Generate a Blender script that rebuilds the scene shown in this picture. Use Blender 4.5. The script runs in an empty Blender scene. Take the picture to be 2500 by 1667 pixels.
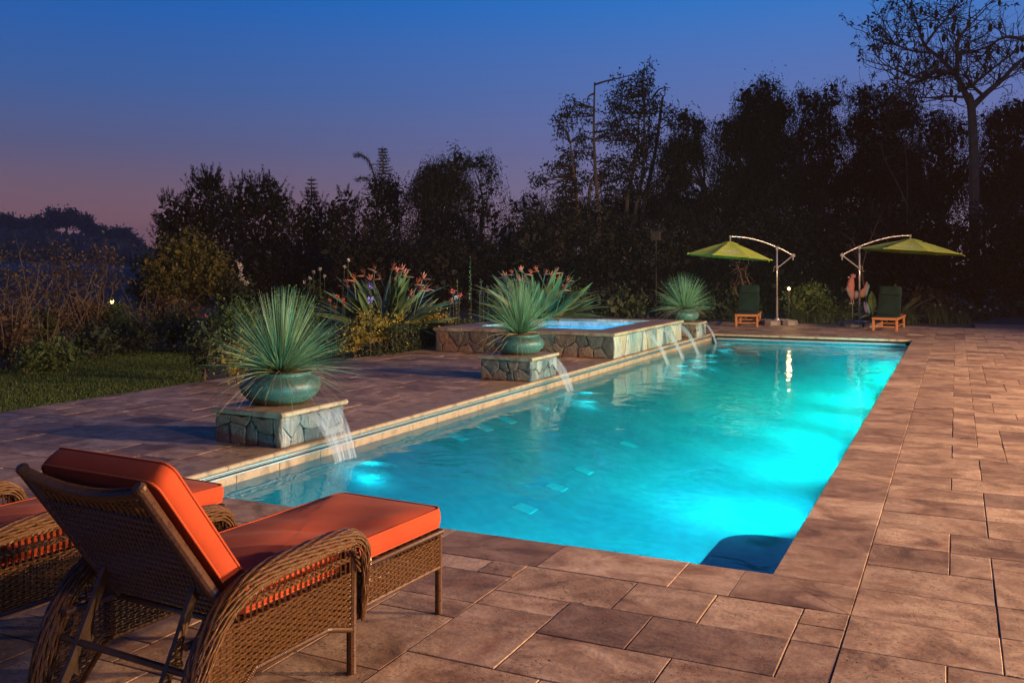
import bpy, math, random
import numpy as np
from mathutils import Vector, Matrix

S = bpy.context.scene
COL = S.collection
rng = np.random.default_rng(11)
random.seed(11)
PI = math.pi
R = math.radians

# ------------------------------------------------------------------ camera
FPX, HOR, CAMH, YAW = 2268.0, 650.0, 1.6, math.atan(1085/2268)
cam = bpy.data.cameras.new('camera')
co = bpy.data.objects.new('camera', cam); COL.objects.link(co)
co.location = (0, 0, CAMH); co.rotation_euler = (R(90), 0, YAW)
cam.sensor_width = 36; cam.lens = 36*FPX/2500
cam.shift_y = -(833.5-HOR)/2500
cam.clip_end = 6000; cam.clip_start = 0.05
S.camera = co
SY, CY = math.sin(YAW), math.cos(YAW)

def at(x, y, d):
    """World point seen at photo pixel (x, y of 2500x1667) at depth d metres."""
    lat = (x-1250)/FPX*d
    return Vector((lat*CY-d*SY, lat*SY+d*CY, CAMH+(HOR-y)/FPX*d))
def proj(X, Y, Z):
    lat = X*CY+Y*SY; d = -X*SY+Y*CY
    return 1250+lat/d*FPX, HOR+(CAMH-Z)/d*FPX, d

# ------------------------------------------------------------------ world, exposure
def lin(r, g, b):
    f = lambda c: (c/255/12.92) if c/255 <= .04045 else ((c/255+.055)/1.055)**2.4
    return (f(r), f(g), f(b), 1)
W = bpy.data.worlds.new('World'); S.world = W; W.use_nodes = True
nt = W.node_tree; nt.nodes.clear()
def wn(t, **k):
    n = nt.nodes.new(t)
    for a, v in k.items(): setattr(n, a, v)
    return n
tc = wn('ShaderNodeTexCoord'); sp = wn('ShaderNodeSeparateXYZ')
nt.links.new(tc.outputs['Generated'], sp.inputs[0])
def ramp(stops):
    r = wn('ShaderNodeValToRGB'); e = r.color_ramp.elements
    while len(e) > 1: e.remove(e[-1])
    e[0].position, e[0].color = stops[0]
    for p, c in stops[1:]:
        q = e.new(p); q.color = c
    nt.links.new(sp.outputs['Z'], r.inputs[0]); return r
rl = ramp([(0, lin(146, 98, 102)), (.045, lin(141, 101, 108)), (.08, lin(119, 97, 116)), (.12, lin(90, 94, 134)), (.18, lin(60, 96, 158)), (.27, lin(16, 94, 178)), (.45, lin(10, 62, 136)), (1, lin(5, 24, 66))])
rr = ramp([(0, lin(178, 150, 164)), (.045, lin(164, 141, 164)), (.08, lin(131, 126, 166)), (.12, lin(116, 119, 170)), (.18, lin(94, 117, 180)), (.27, lin(48, 119, 200)), (.45, lin(18, 76, 154)), (1, lin(5, 24, 66))])
dt = wn('ShaderNodeVectorMath', operation='DOT_PRODUCT'); dt.inputs[1].default_value = (CY, SY, 0)
nt.links.new(tc.outputs['Generated'], dt.inputs[0])
mr = wn('ShaderNodeMapRange'); mr.inputs[1].default_value = -.48; mr.inputs[2].default_value = .42; mr.interpolation_type = 'SMOOTHSTEP'
nt.links.new(dt.outputs['Value'], mr.inputs[0])
mx = wn('ShaderNodeMix', data_type='RGBA')
nt.links.new(mr.outputs[0], mx.inputs[0]); nt.links.new(rl.outputs[0], mx.inputs[6]); nt.links.new(rr.outputs[0], mx.inputs[7])
bg = wn('ShaderNodeBackground'); bg.inputs[1].default_value = 1.05
nt.links.new(mx.outputs[2], bg.inputs[0])
wo = wn('ShaderNodeOutputWorld'); nt.links.new(bg.outputs[0], wo.inputs[0])

S.view_settings.view_transform = 'Standard'; S.view_settings.look = 'None'
S.view_settings.exposure = 0; S.view_settings.gamma = 1
S.cycles.use_denoising = True
S.cycles.max_bounces = 8; S.cycles.diffuse_bounces = 4; S.cycles.transparent_max_bounces = 24
S.cycles.caustics_reflective = False; S.cycles.caustics_refractive = False
S.cycles.sample_clamp_indirect = 4

def lamp(name, kind, loc, power, col, radius=.1, direction=None, cone=None, blend=.5):
    l = bpy.data.lights.new(name, kind); l.energy = power; l.color = col; l.shadow_soft_size = radius
    o = bpy.data.objects.new(name, l); COL.objects.link(o); o.location = loc
    if direction: o.rotation_euler = Vector(direction).to_track_quat('-Z', 'Y').to_euler()
    if cone: l.spot_size = R(cone); l.spot_blend = blend
    return o
# the house stands to the right of the frame: its wall lamps light the terrace
WARM = (1, .62, .34)
lamp('house_wall_lamp', 'SPOT', (11, 9.5, 2.9), 15500, WARM, .12, (-1, -.12, -.16), 135, .5)
lamp('house_wall_lamp', 'SPOT', (11, 15.5, 3.2), 13500, WARM, .12, (-1, -.10, -.20), 125, .5)
lamp('house_eave_lamp', 'POINT', (9.0, 1.5, 4.2), 2600, (1, .66, .42), .35)
# underwater lamps in the right-hand pool wall, at the bright floor spots
lamp('pool_or_fill_lamp', 'SPOT', (-.95, 9.6, -.40), 900, (.0, .78, .90), .10, (-1, .05, .30), 150, 1.0)
lamp('pool_or_fill_lamp', 'SPOT', (-.95, 14.2, -.40), 900, (.0, .88, .78), .10, (-1, .05, .30), 150, 1.0)
lamp('pool_or_fill_lamp', 'SPOT', (-.95, 18.6, -.40), 900, (.0, .90, .74), .10, (-1, .05, .30), 150, 1.0)
lamp('pool_or_fill_lamp', 'SPOT', (-2.5, 5.02, -.42), 620, (.0, .72, .92), .10, (-.7, .75, .15), 140, .9)  # added fill lamp in the hidden near wall, lifts the left water
for y_, w_, c_ in ((11.9, 680, (.0, .84, .84)), (16.4, 700, (.0, .90, .74)), (20.9, 520, (.0, .76, .90)), (7.6, 420, (.0, .72, .95))):  # lamps added between and beyond them to even out the glow
    lamp('pool_or_fill_lamp', 'SPOT', (-.95, y_, -.40), w_, c_, .10, (-1, .05, .38), 150, 1.0)
lamp('spa_lamp', 'POINT', (-7.1, 16.2, .05), 560, (.0, .56, 1), .08)

# ------------------------------------------------------------------ helpers
def link(name, me, m=None, parent=None):
    o = bpy.data.objects.new(name, me); COL.objects.link(o)
    if m is not None and me is not None: me.materials.append(m)
    if parent is not None: o.parent = parent
    return o
def thing(name, label, cat, loc=(0, 0, 0), rotz=0, group=None):
    o = bpy.data.objects.new(name, None); COL.objects.link(o)
    o.location = loc; o.rotation_euler = (0, 0, rotz); o.empty_display_size = .1
    return tag(o, label, cat, group)
def tag(o, label, cat, group=None):
    o['label'] = label; o['category'] = cat
    if group: o['group'] = group
    return o
def kind(o, k='structure'):
    o['kind'] = k; return o
def dup(root, label=None, loc=None, rotz=None):
    def cp(o, parent):
        c = o.copy(); COL.objects.link(c)
        if parent is not None: c.parent = parent
        for ch in [x for x in kids.get(o.name, [])]: cp(ch, c)
        return c
    kids = {}
    for x in bpy.data.objects:
        if x.parent: kids.setdefault(x.parent.name, []).append(x)
    r = cp(root, None)
    if label: r['label'] = label
    if loc: r.location = loc
    if rotz is not None: r.rotation_euler = (0, 0, rotz)
    return r

class MB:
    """collects vertices and faces of ONE mesh"""
    def __init__(s): s.v = []; s.f = []; s.n = 0
    def add(s, V, F):
        V = np.asarray(V, float).reshape(-1, 3)
        s.v.append(V); n = s.n
        s.f.extend([tuple(int(i)+n for i in f) for f in F]); s.n += len(V)
    def box(s, c, d, rot=None):
        x, y, z = [q/2 for q in d]
        V = np.array([(-x,-y,-z),(x,-y,-z),(x,y,-z),(-x,y,-z),(-x,-y,z),(x,-y,z),(x,y,z),(-x,y,z)])
        if rot is not None: V = V @ np.array(rot).T
        s.add(V+np.array(c), [(0,3,2,1),(4,5,6,7),(0,1,5,4),(1,2,6,5),(2,3,7,6),(3,0,4,7)])
    def rbox(s, c, d, b=.005, rot=None):
        """box with chamfered edges"""
        x, y, z = [q/2 for q in d]; b = min(b, x*.9, y*.9, z*.9)
        V = []
        for sx in (-1, 1):
            for sy in (-1, 1):
                for sz in (-1, 1):
                    V += [(sx*x, sy*(y-b), sz*(z-b)), (sx*(x-b), sy*y, sz*(z-b)), (sx*(x-b), sy*(y-b), sz*z)]
        import bmesh
        bm = bmesh.new(); vs = [bm.verts.new(q) for q in V]
        r = bmesh.ops.convex_hull(bm, input=vs)
        bmesh.ops.dissolve_limit(bm, angle_limit=.01, verts=bm.verts, edges=bm.edges)
        bm.verts.index_update()
        P = np.array([v.co for v in bm.verts]); F = [[v.index for v in f.verts] for f in bm.faces]
        bm.free()
        if rot is not None: P = P @ np.array(rot).T
        s.add(P+np.array(c), F)
    def tube(s, path, r, n=6, cap=True, closed=False):
        P = np.asarray(path, float); k = len(P)
        rr_ = np.full(k, r, float) if np.isscalar(r) else np.asarray(r, float)
        if closed: T = np.roll(P, -1, 0)-np.roll(P, 1, 0)
        else: T = np.gradient(P, axis=0)
        T /= np.linalg.norm(T, axis=1)[:, None]+1e-12
        up = np.array([0, 0, 1.]) if abs(T[:, 2]).mean() < .8 else np.array([1., 0, 0])
        A = np.cross(T, up); ln = np.linalg.norm(A, axis=1)
        A[ln < 1e-6] = (0, 1, 0); A /= np.linalg.norm(A, axis=1)[:, None]
        B = np.cross(T, A)
        an = np.arange(n)*2*PI/n
        V = P[:, None]+rr_[:, None, None]*(np.cos(an)[None, :, None]*A[:, None]+np.sin(an)[None, :, None]*B[:, None])
        F = []
        for i in range(k if closed else k-1):
            a, b = i*n, ((i+1) % k)*n
            for j in range(n): F.append((a+j, a+(j+1) % n, b+(j+1) % n, b+j))
        if cap and not closed:
            F.append(tuple(range(n-1, -1, -1))); F.append(tuple((k-1)*n+j for j in range(n)))
        s.add(V, F)
    def lathe(s, prof, n=32, c=(0, 0, 0)):
        k = len(prof); V = []
        for r, z in prof:
            for j in range(n):
                a = 2*PI*j/n; V.append((c[0]+r*math.cos(a), c[1]+r*math.sin(a), c[2]+z))
        F = [(i*n+j, i*n+(j+1) % n, (i+1)*n+(j+1) % n, (i+1)*n+j) for i in range(k-1) for j in range(n)]
        s.add(V, F)
    def grid(s, G, closed=False):
        G = np.asarray(G, float); a, b = G.shape[:2]
        F = [(i*b+j, i*b+(j+1) % b, (i+1)*b+(j+1) % b, (i+1)*b+j) for i in range(a-1) for j in range(b if closed else b-1)]
        s.add(G.reshape(-1, 3), F)
    def poly(s, pts): s.add(pts, [tuple(range(len(pts)))])
    def mesh(s, name, smooth=False):
        me = bpy.data.meshes.new(name)
        V = np.concatenate(s.v) if s.v else np.zeros((0, 3))
        me.from_pydata(V.tolist(), [], s.f)
        if smooth: me.polygons.foreach_set('use_smooth', np.ones(len(me.polygons), bool))
        me.update(); return me
    def build(s, name, m, parent=None, smooth=False):
        return link(name, s.mesh(name, smooth), m, parent)

def quads(name, Q, m, parent=None, smooth=False):
    """Q: (n,4,3) loose quads as one mesh"""
    Q = np.ascontiguousarray(Q, dtype=np.float32); n = len(Q)
    me = bpy.data.meshes.new(name)
    me.vertices.add(4*n); me.vertices.foreach_set('co', Q.reshape(-1))
    me.loops.add(4*n); me.loops.foreach_set('vertex_index', np.arange(4*n, dtype=np.int32))
    me.polygons.add(n); me.polygons.foreach_set('loop_start', np.arange(0, 4*n, 4, dtype=np.int32))
    me.update(calc_edges=True)
    return link(name, me, m, parent)
def smooth_path(pts, n):
    P = np.asarray(pts, float); P = np.vstack([2*P[0]-P[1], P, 2*P[-1]-P[-2]])
    k = len(P)-3; out = []
    for t in np.linspace(0, k-1e-6, n):
        i = int(t); u = t-i; a, b, c, d = P[i:i+4]
        out.append(.5*((2*b)+(-a+c)*u+(2*a-5*b+4*c-d)*u*u+(-a+3*b-3*c+d)*u**3))
    return np.array(out)

# ------------------------------------------------------------------ materials
class NM:
    def __init__(s, name):
        s.m = bpy.data.materials.new(name); s.m.use_nodes = True
        s.t = s.m.node_tree; s.b = s.t.nodes['Principled BSDF']; s.o = s.t.nodes['Material Output']
    def n(s, t, **k):
        q = s.t.nodes.new(t)
        for a, v in k.items():
            if a == 'inp':
                for i, x in v.items(): q.inputs[i].default_value = x
            else: setattr(q, a, v)
        return q
    def l(s, a, b): s.t.links.new(a, b)
    def noise(s, scale, detail=4, vec=None, rough=.55, dist=0):
        q = s.n('ShaderNodeTexNoise', inp={'Scale': scale, 'Detail': detail, 'Roughness': rough, 'Distortion': dist})
        if vec is not None: s.l(vec, q.inputs['Vector'])
        return q.outputs['Fac']
    def ramp(s, fac, stops, const=False):
        q = s.n('ShaderNodeValToRGB'); e = q.color_ramp.elements
        if const: q.color_ramp.interpolation = 'CONSTANT'
        while len(e) > 1: e.remove(e[-1])
        e[0].position = stops[0][0]; e[0].color = (*stops[0][1], 1)
        for p, c in stops[1:]: e.new(p).color = (*c, 1)
        s.l(fac, q.inputs[0]); return q.outputs[0]
    def mixc(s, fac, a, b, mode='MIX'):
        q = s.n('ShaderNodeMix', data_type='RGBA', blend_type=mode)
        for i, x in ((0, fac), (6, a), (7, b)):
            if hasattr(x, 'node'): s.l(x, q.inputs[i])
            else: q.inputs[i].default_value = x if i == 0 else (*x, 1)
        return q.outputs[2]
    def math(s, op, a, b=0.):
        q = s.n('ShaderNodeMath', operation=op)
        for i, x in enumerate((a, b)):
            if hasattr(x, 'node'): s.l(x, q.inputs[i])
            else: q.inputs[i].default_value = x
        return q.outputs[0]
    def mapping(s, vec, scale, rot=(0, 0, 0)):
        q = s.n('ShaderNodeMapping'); q.inputs['Scale'].default_value = scale; q.inputs['Rotation'].default_value = rot
        s.l(vec, q.inputs['Vector']); return q.outputs[0]
    def bump(s, h, strength=.3, dist=.01):
        q = s.n('ShaderNodeBump', inp={'Strength': strength, 'Distance': dist})
        s.l(h, q.inputs['Height']); s.l(q.outputs[0], s.b.inputs['Normal']); return q
    def set(s, **k):
        for a, v in k.items():
            a = {'base': 'Base Color', 'rough': 'Roughness', 'metal': 'Metallic', 'emit': 'Emission Color', 'estr': 'Emission Strength', 'alpha': 'Alpha', 'trans': 'Transmission Weight', 'spec': 'Specular IOR Level', 'sheen': 'Sheen Weight'}[a]
            if hasattr(v, 'node'): s.l(v, s.b.inputs[a])
            elif isinstance(v, tuple): s.b.inputs[a].default_value = (*v, 1)
            else: s.b.inputs[a].default_value = v
        return s

def pmat(name, c1, c2, scale=8, rough=.6, bump=0, metal=0, stretch=None, spec=.5, c3=None):
    M = NM(name); tcn = M.n('ShaderNodeTexCoord'); v = tcn.outputs['Object']
    if stretch: v = M.mapping(v, stretch)
    f = M.noise(scale, 5, v)
    st = [(.3, c1), (.7, c2)] if c3 is None else [(.3, c1), (.52, c2), (.75, c3)]
    M.set(base=M.ramp(f, st), rough=rough, metal=metal, spec=spec)
    if bump: M.bump(M.noise(scale*4, 5, v), bump, .01)
    return M.m

def leafmat(name, c1, c2, trans=.25, rough=.55, scale=.9):
    M = NM(name); g = M.n('ShaderNodeNewGeometry')
    f = M.math('ADD', M.math('MULTIPLY', g.outputs['Random Per Island'], .6), M.math('MULTIPLY', M.noise(scale, 2, g.outputs['Position']), .5))
    c = M.ramp(f, [(.2, c1), (.85, c2)])
    M.set(base=c, rough=rough, spec=.3)
    tr = M.n('ShaderNodeBsdfTranslucent'); M.l(c, tr.inputs[0])
    mx_ = M.n('ShaderNodeMixShader', inp={0: trans}); M.l(M.b.outputs[0], mx_.inputs[1]); M.l(tr.outputs[0], mx_.inputs[2])
    M.l(mx_.outputs[0], M.o.inputs[0]); return M.m

def travertine(name, polished=False):
    M = NM(name)
    g = M.n('ShaderNodeNewGeometry'); a = M.n('ShaderNodeAttribute', attribute_name='tone')
    tone = a.outputs['Fac']
    off = M.n('ShaderNodeVectorMath', operation='MULTIPLY_ADD'); 
    cmb = M.n('ShaderNodeCombineXYZ'); M.l(tone, cmb.inputs[0]); M.l(tone, cmb.inputs[1]); M.l(tone, cmb.inputs[2])
    M.l(cmb.outputs[0], off.inputs[0]); off.inputs[1].default_value = (37, 53, 11); M.l(g.outputs['Position'], off.inputs[2])
    P = off.outputs[0]
    v1 = M.mapping(P, (1.6, 2.1, 1), (0, 0, .6)); v2 = M.mapping(P, (8, 12, 6), (0, 0, .25))
    big = M.noise(1.5, 7, v1, .66, .9)
    base = M.ramp(big, [(.30, (.13, .076, .045)), (.42, (.30, .198, .125)), (.54, (.45, .325, .225)), (.70, (.60, .47, .35))])
    tn = M.ramp(tone, [(0, (.50, .44, .42)), (.12, (.72, .64, .60)), (.5, (.95, .9, .86)), (.85, (1.1, 1.05, 1.0)), (1, (1.2, 1.16, 1.12))])
    base = M.mixc(1, base, tn, 'MULTIPLY')
    fine = M.noise(55, 4, P); base = M.mixc(.4, base, M.ramp(fine, [(.3, (.45, .43, .4)), (.7, (1.25, 1.25, 1.25))]), 'MULTIPLY'); base = M.mixc(.55, base, M.ramp(M.noise(8, 6, P, .65), [(.33, (.62, .56, .5)), (.5, (1, 1, 1)), (.68, (1.22, 1.2, 1.16))]), 'MULTIPLY')
    rust = M.ramp(M.noise(2.3, 6, v1, .7, 1.4), [(.52, (0, 0, 0)), (.68, (1, 1, 1))]); base = M.mixc(M.math('MULTIPLY', rust, .5), base, (.30, .135, .062))
    pit = M.noise(5.5, 3, v2, .6, 1.2)
    pits = M.ramp(pit, [(.60, (0, 0, 0)), (.635, (1, 1, 1))])
    msk = M.ramp(M.noise(3.1, 3, P), [(.45, (0, 0, 0)), (.56, (1, 1, 1))])
    pm = M.mixc(1, pits, msk, 'MULTIPLY')
    if not polished:
        base = M.mixc(M.math('MULTIPLY', pm, .8), base, (.06, .038, .028))
    M.set(base=base, rough=M.math('ADD', .42, M.math('MULTIPLY', fine, .28)), spec=.45)
    h = M.math('SUBTRACT', M.math('ADD', M.math('MULTIPLY', fine, .25), M.math('MULTIPLY', M.noise(14, 5, P), .5)), M.math('MULTIPLY', pm, 0 if polished else 1.2))
    M.bump(h, .8 if not polished else .25, .007)
    return M.m

mat = {}
mat['trav'] = travertine('travertine')
mat['coping'] = travertine('honed_travertine', True)
mat['grout'] = pmat('sand_grout', (.085, .058, .04), (.16, .11, .08), 30, .95, .4)
mat['goldstone'] = pmat('honey_limestone', (.17, .10, .055), (.37, .26, .16), 7, .5, .25, c3=(.28, .185, .11))
mat['soil'] = pmat('soil', (.018, .012, .008), (.04, .028, .018), 3, .95, .5)
mat['mortar'] = pmat('mortar', (.07, .055, .045), (.12, .10, .085), 20, .95, .4)
def stonemat():
    M = NM('field_stone'); oi = M.n('ShaderNodeObjectInfo'); t = M.n('ShaderNodeTexCoord')
    r = oi.outputs['Random']
    cols = [(.16, .10, .065), (.12, .10, .08), (.22, .145, .095), (.075, .08, .075), (.19, .13, .09), (.13, .10, .075), (.24, .135, .08), (.09, .075, .06)]
    c = M.ramp(r, [(i/8, x) for i, x in enumerate(cols)], True)
    f = M.noise(14, 6, t.outputs['Object'], .65, .4)
    c = M.mixc(.75, c, M.ramp(f, [(.28, (.45, .45, .45)), (.5, (1, 1, 1)), (.75, (1.5, 1.42, 1.35))]), 'MULTIPLY')
    M.set(base=c, rough=.75); M.bump(M.noise(13, 8, t.outputs['Object'], .72), 1.0, .03); return M.m
mat['stone'] = stonemat()
def slatemat():
    M = NM('split_slate'); oi = M.n('ShaderNodeObjectInfo'); t = M.n('ShaderNodeTexCoord')
    cols = [(.25, .235, .20), (.12, .13, .125), (.35, .29, .225), (.19, .20, .19), (.29, .27, .245), (.085, .10, .105), (.31, .22, .145), (.22, .22, .195)]
    c = M.ramp(oi.outputs['Random'], [(i/8, x) for i, x in enumerate(cols)], True)
    v = M.mapping(t.outputs['Object'], (10, 10, 2.2))
    f = M.noise(2.6, 6, v, .65, .7)
    c = M.mixc(.8, c, M.ramp(f, [(.3, (.4, .42, .42)), (.5, (1, 1, .98)), (.7, (1.5, 1.4, 1.2))]), 'MULTIPLY')
    M.set(base=c, rough=.55); M.bump(f, 1.0, .03); return M.m
mat['slate'] = slatemat()
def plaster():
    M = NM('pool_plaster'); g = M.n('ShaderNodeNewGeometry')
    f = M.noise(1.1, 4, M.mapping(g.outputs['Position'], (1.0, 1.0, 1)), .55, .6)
    c = M.ramp(f, [(.3, (.17, .60, .72)), (.5, (.22, .76, .82)), (.7, (.26, .84, .84))])  # blue and green blotches stand in for ripple and beam patches of light
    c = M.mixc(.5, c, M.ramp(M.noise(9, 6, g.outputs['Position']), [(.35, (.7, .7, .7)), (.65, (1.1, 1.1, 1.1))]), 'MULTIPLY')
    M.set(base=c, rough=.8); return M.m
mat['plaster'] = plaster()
def water(name, bumpdist=.004, rough=.05, tint=(.70, .98, 1), cloud=0., surf=True, ior=1.30):
    M = NM(name); M.t.nodes.remove(M.b)
    g = M.n('ShaderNodeNewGeometry')
    f = M.noise(1.6, 3, M.mapping(g.outputs['Position'], (1, 1, 1)), .5, .5)
    bp = M.n('ShaderNodeBump', inp={'Strength': .4, 'Distance': bumpdist*10}); M.l(f, bp.inputs['Height'])
    fr = M.n('ShaderNodeFresnel', inp={'IOR': ior})
    tr = M.n('ShaderNodeBsdfTransparent'); tr.inputs[0].default_value = (*tint, 1)
    gl = M.n('ShaderNodeBsdfGlossy'); gl.inputs['Roughness'].default_value = rough; M.l(bp.outputs[0], gl.inputs['Normal'])
    ms = M.n('ShaderNodeMixShader'); M.l(fr.outputs[0], ms.inputs[0]); M.l(tr.outputs[0], ms.inputs[1]); M.l(gl.outputs[0], ms.inputs[2])
    M.l(ms.outputs[0], M.o.inputs[0])
    if cloud:
        vs = M.n('ShaderNodeVolumeScatter', inp={'Density': cloud, 'Anisotropy': .55}); vs.inputs['Color'].default_value = (.08, .95, .96, 1)
        M.l(vs.outputs[0], M.o.inputs['Volume'])
        if not surf: M.l(tr.outputs[0], M.o.inputs[0]); tr.inputs[0].default_value = (1, 1, 1, 1)
    return M.m
mat['water'] = water('pool_water', cloud=.13)
mat['waterside'] = water('pool_water_body', cloud=.13, surf=False)
def fallmat():
    M = NM('falling_water'); M.t.nodes.remove(M.b)
    uv = M.n('ShaderNodeUVMap'); 
    v = M.mapping(uv.outputs[0], (14, .7, 1))
    f = M.noise(2.2, 4, v, .6, .3)
    dens = M.ramp(f, [(.34, (.06, .06, .06)), (.5, (.18, .18, .18)), (.66, (.75, .75, .75))])
    tr = M.n('ShaderNodeBsdfTransparent'); tr.inputs[0].default_value = (.93, .96, .98, 1)
    gl = M.n('ShaderNodeBsdfGlossy'); gl.inputs['Roughness'].default_value = .12
    df = M.n('ShaderNodeBsdfTranslucent'); df.inputs[0].default_value = (.8, .82, .84, 1)
    d2 = M.n('ShaderNodeBsdfDiffuse'); d2.inputs[0].default_value = (.8, .82, .84, 1)
    a = M.n('ShaderNodeMixShader', inp={0: .5}); M.l(df.outputs[0], a.inputs[1]); M.l(d2.outputs[0], a.inputs[2])
    b = M.n('ShaderNodeMixShader', inp={0: .25}); M.l(a.outputs[0], b.inputs[1]); M.l(gl.outputs[0], b.inputs[2])
    c = M.n('ShaderNodeMixShader'); M.l(dens, c.inputs[0]); M.l(tr.outputs[0], c.inputs[1]); M.l(b.outputs[0], c.inputs[2])
    M.l(c.outputs[0], M.o.inputs[0]); return M.m
mat['fall'] = fallmat()
def foammat():
    M = NM('bubbly_water'); M.set(base=(.85, .95, .95), rough=.7, spec=.1)
    tl_ = M.n('ShaderNodeBsdfTranslucent'); tl_.inputs[0].default_value = (.85, .97, .97, 1)
    m1 = M.n('ShaderNodeMixShader', inp={0: .45}); M.l(M.b.outputs[0], m1.inputs[1]); M.l(tl_.outputs[0], m1.inputs[2])
    tr = M.n('ShaderNodeBsdfTransparent'); g = M.n('ShaderNodeNewGeometry')
    t = M.n('ShaderNodeTexCoord'); vm = M.n('ShaderNodeVectorMath', operation='SUBTRACT'); M.l(t.outputs['Generated'], vm.inputs[0]); vm.inputs[1].default_value = (.42, .5, .9)
    v2_ = M.n('ShaderNodeVectorMath', operation='MULTIPLY'); M.l(vm.outputs[0], v2_.inputs[0]); v2_.inputs[1].default_value = (1, 1, .1)
    ln_ = M.n('ShaderNodeVectorMath', operation='LENGTH'); M.l(v2_.outputs[0], ln_.inputs[0])
    f = M.math('MULTIPLY', M.ramp(ln_.outputs['Value'], [(.0, (.9, .9, .9)), (.2, (.6, .6, .6)), (.46, (0, 0, 0))]), M.ramp(M.noise(6, 4, g.outputs['Position']), [(.3, (.3, .3, .3)), (.65, (1, 1, 1))]))
    ms = M.n('ShaderNodeMixShader'); M.l(f, ms.inputs[0]); M.l(tr.outputs[0], ms.inputs[1]); M.l(m1.outputs[0], ms.inputs[2]); M.l(ms.outputs[0], M.o.inputs[0]); return M.m
mat['foam'] = foammat()
mat['alu'] = pmat('brushed_aluminium', (.55, .54, .52), (.68, .67, .65), 30, .35, 0, .85)
mat['slot_shade'] = pmat('painted_slot_shade', (.012, .012, .012), (.02, .02, .02), 5, .9)  # near-black colour paints the shade inside the cover slots
mat['wicker'] = pmat('brown_resin_wicker', (.040, .018, .006), (.115, .052, .016), 60, .30, 0, 0, spec=.55, c3=(.075, .034, .011))
mat['bronze'] = pmat('brown_painted_metal', (.065, .033, .014), (.12, .064, .028), 25, .4, .1, .25)
def fabric(name, c1, c2, sheen=.04):
    M = NM(name); t = M.n('ShaderNodeTexCoord')
    f = M.noise(5, 4, t.outputs['Object'])
    w = M.n('ShaderNodeTexNoise', inp={'Scale': 420., 'Detail': 1.})
    M.l(t.outputs['Object'], w.inputs['Vector'])
    c = M.mixc(.25, M.ramp(f, [(.3, c1), (.55, c2), (.75, tuple(q*1.12 for q in c2))]), M.ramp(w.outputs['Fac'], [(.35, (.7, .7, .7)), (.65, (1.15, 1.15, 1.15))]), 'MULTIPLY')
    M.set(base=c, rough=.85, spec=.2, sheen=sheen); M.bump(w.outputs['Fac'], .2, .001); return M.m
mat['orange'] = fabric('burnt_orange_fabric', (.32, .042, .013), (.40, .056, .016))
mat['piping'] = fabric('orange_piping', (.36, .055, .018), (.42, .07, .022))
mat['green'] = fabric('dark_green_fabric', (.003, .013, .010), (.005, .019, .014), .0)
mat['teak'] = pmat('teak', (.32, .115, .036), (.43, .17, .055), 6, .5, .1, stretch=(1, 1, 6))
mat['lime'] = fabric('lime_canvas', (.40, .47, .05), (.50, .57, .07), .02)
mat['print'] = pmat('white_print', (.62, .64, .5), (.7, .72, .58), 20, .8)
mat['steel'] = pmat('champagne_metal', (.46, .41, .37), (.58, .52, .48), 12, .3, 0, .6)
mat['plastic'] = pmat('grey_plastic', (.13, .105, .095), (.19, .155, .14), 9, .6, .1)
mat['glaze'] = None
def glaze():
    M = NM('verdigris_glaze'); t = M.n('ShaderNodeTexCoord')
    v = M.mapping(t.outputs['Object'], (3, 3, 6))
    f = M.noise(1.3, 6, v, .6, .8)
    c = M.ramp(f, [(.30, (.055, .045, .025)), (.42, (.04, .07, .05)), (.56, (.05, .115, .085)), (.66, (.04, .06, .042)), (.76, (.12, .07, .035))])
    M.set(base=c, rough=M.math('ADD', .30, M.math('MULTIPLY', f, .3)), spec=.45); M.bump(M.noise(9, 4, v), .12, .01); return M.m
mat['glaze'] = glaze()
mat['blade'] = leafmat('grasstree_blade', (.075, .130, .055), (.19, .26, .115), .15, .38)
mat['dryblade'] = leafmat('dry_blade', (.22, .15, .08), (.34, .25, .14), .15, .6)
mat['bark'] = pmat('dark_bark', (.035, .022, .015), (.075, .045, .03), 6, .9, .6)
mat['palebark'] = pmat('pale_bark', (.07, .048, .035), (.12, .08, .058), 5, .85, .5)
mat['twig'] = pmat('dry_twig', (.065, .038, .022), (.12, .075, .045), 6, .9, .3)
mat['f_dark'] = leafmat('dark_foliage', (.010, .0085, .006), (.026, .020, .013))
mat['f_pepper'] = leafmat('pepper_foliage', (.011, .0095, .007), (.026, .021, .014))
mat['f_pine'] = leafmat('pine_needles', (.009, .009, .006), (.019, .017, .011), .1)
mat['f_olive'] = leafmat('olive_foliage', (.06, .055, .012), (.16, .135, .030), .3)
mat['f_green'] = leafmat('garden_foliage', (.040, .068, .018), (.10, .145, .036), .3)
mat['f_brown'] = leafmat('rusty_foliage', (.055, .032, .015), (.12, .072, .034), .3)
mat['f_yellow'] = leafmat('yellow_flowering_foliage', (.11, .11, .022), (.42, .32, .06), .3)
mat['f_hedge'] = leafmat('clipped_hedge', (.022, .034, .014), (.050, .070, .028), .2)
mat['f_grass'] = leafmat('grass', (.045, .080, .016), (.095, .14, .032), .3)
mat['f_strap'] = leafmat('strap_leaf', (.035, .055, .020), (.085, .115, .045), .2, .4)
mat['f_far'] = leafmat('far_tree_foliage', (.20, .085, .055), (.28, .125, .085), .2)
mat['strel'] = pmat('bird_leaf', (.085, .13, .045), (.15, .20, .08), 4, .38)
mat['petal'] = pmat('orange_petal', (.44, .095, .035), (.54, .15, .07), 9, .5)
mat['beak'] = pmat('bract', (.20, .07, .05), (.27, .10, .07), 9, .5)
mat['white_fl'] = pmat('white_petal', (.38, .33, .29), (.5, .45, .4), 9, .6)
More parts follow.
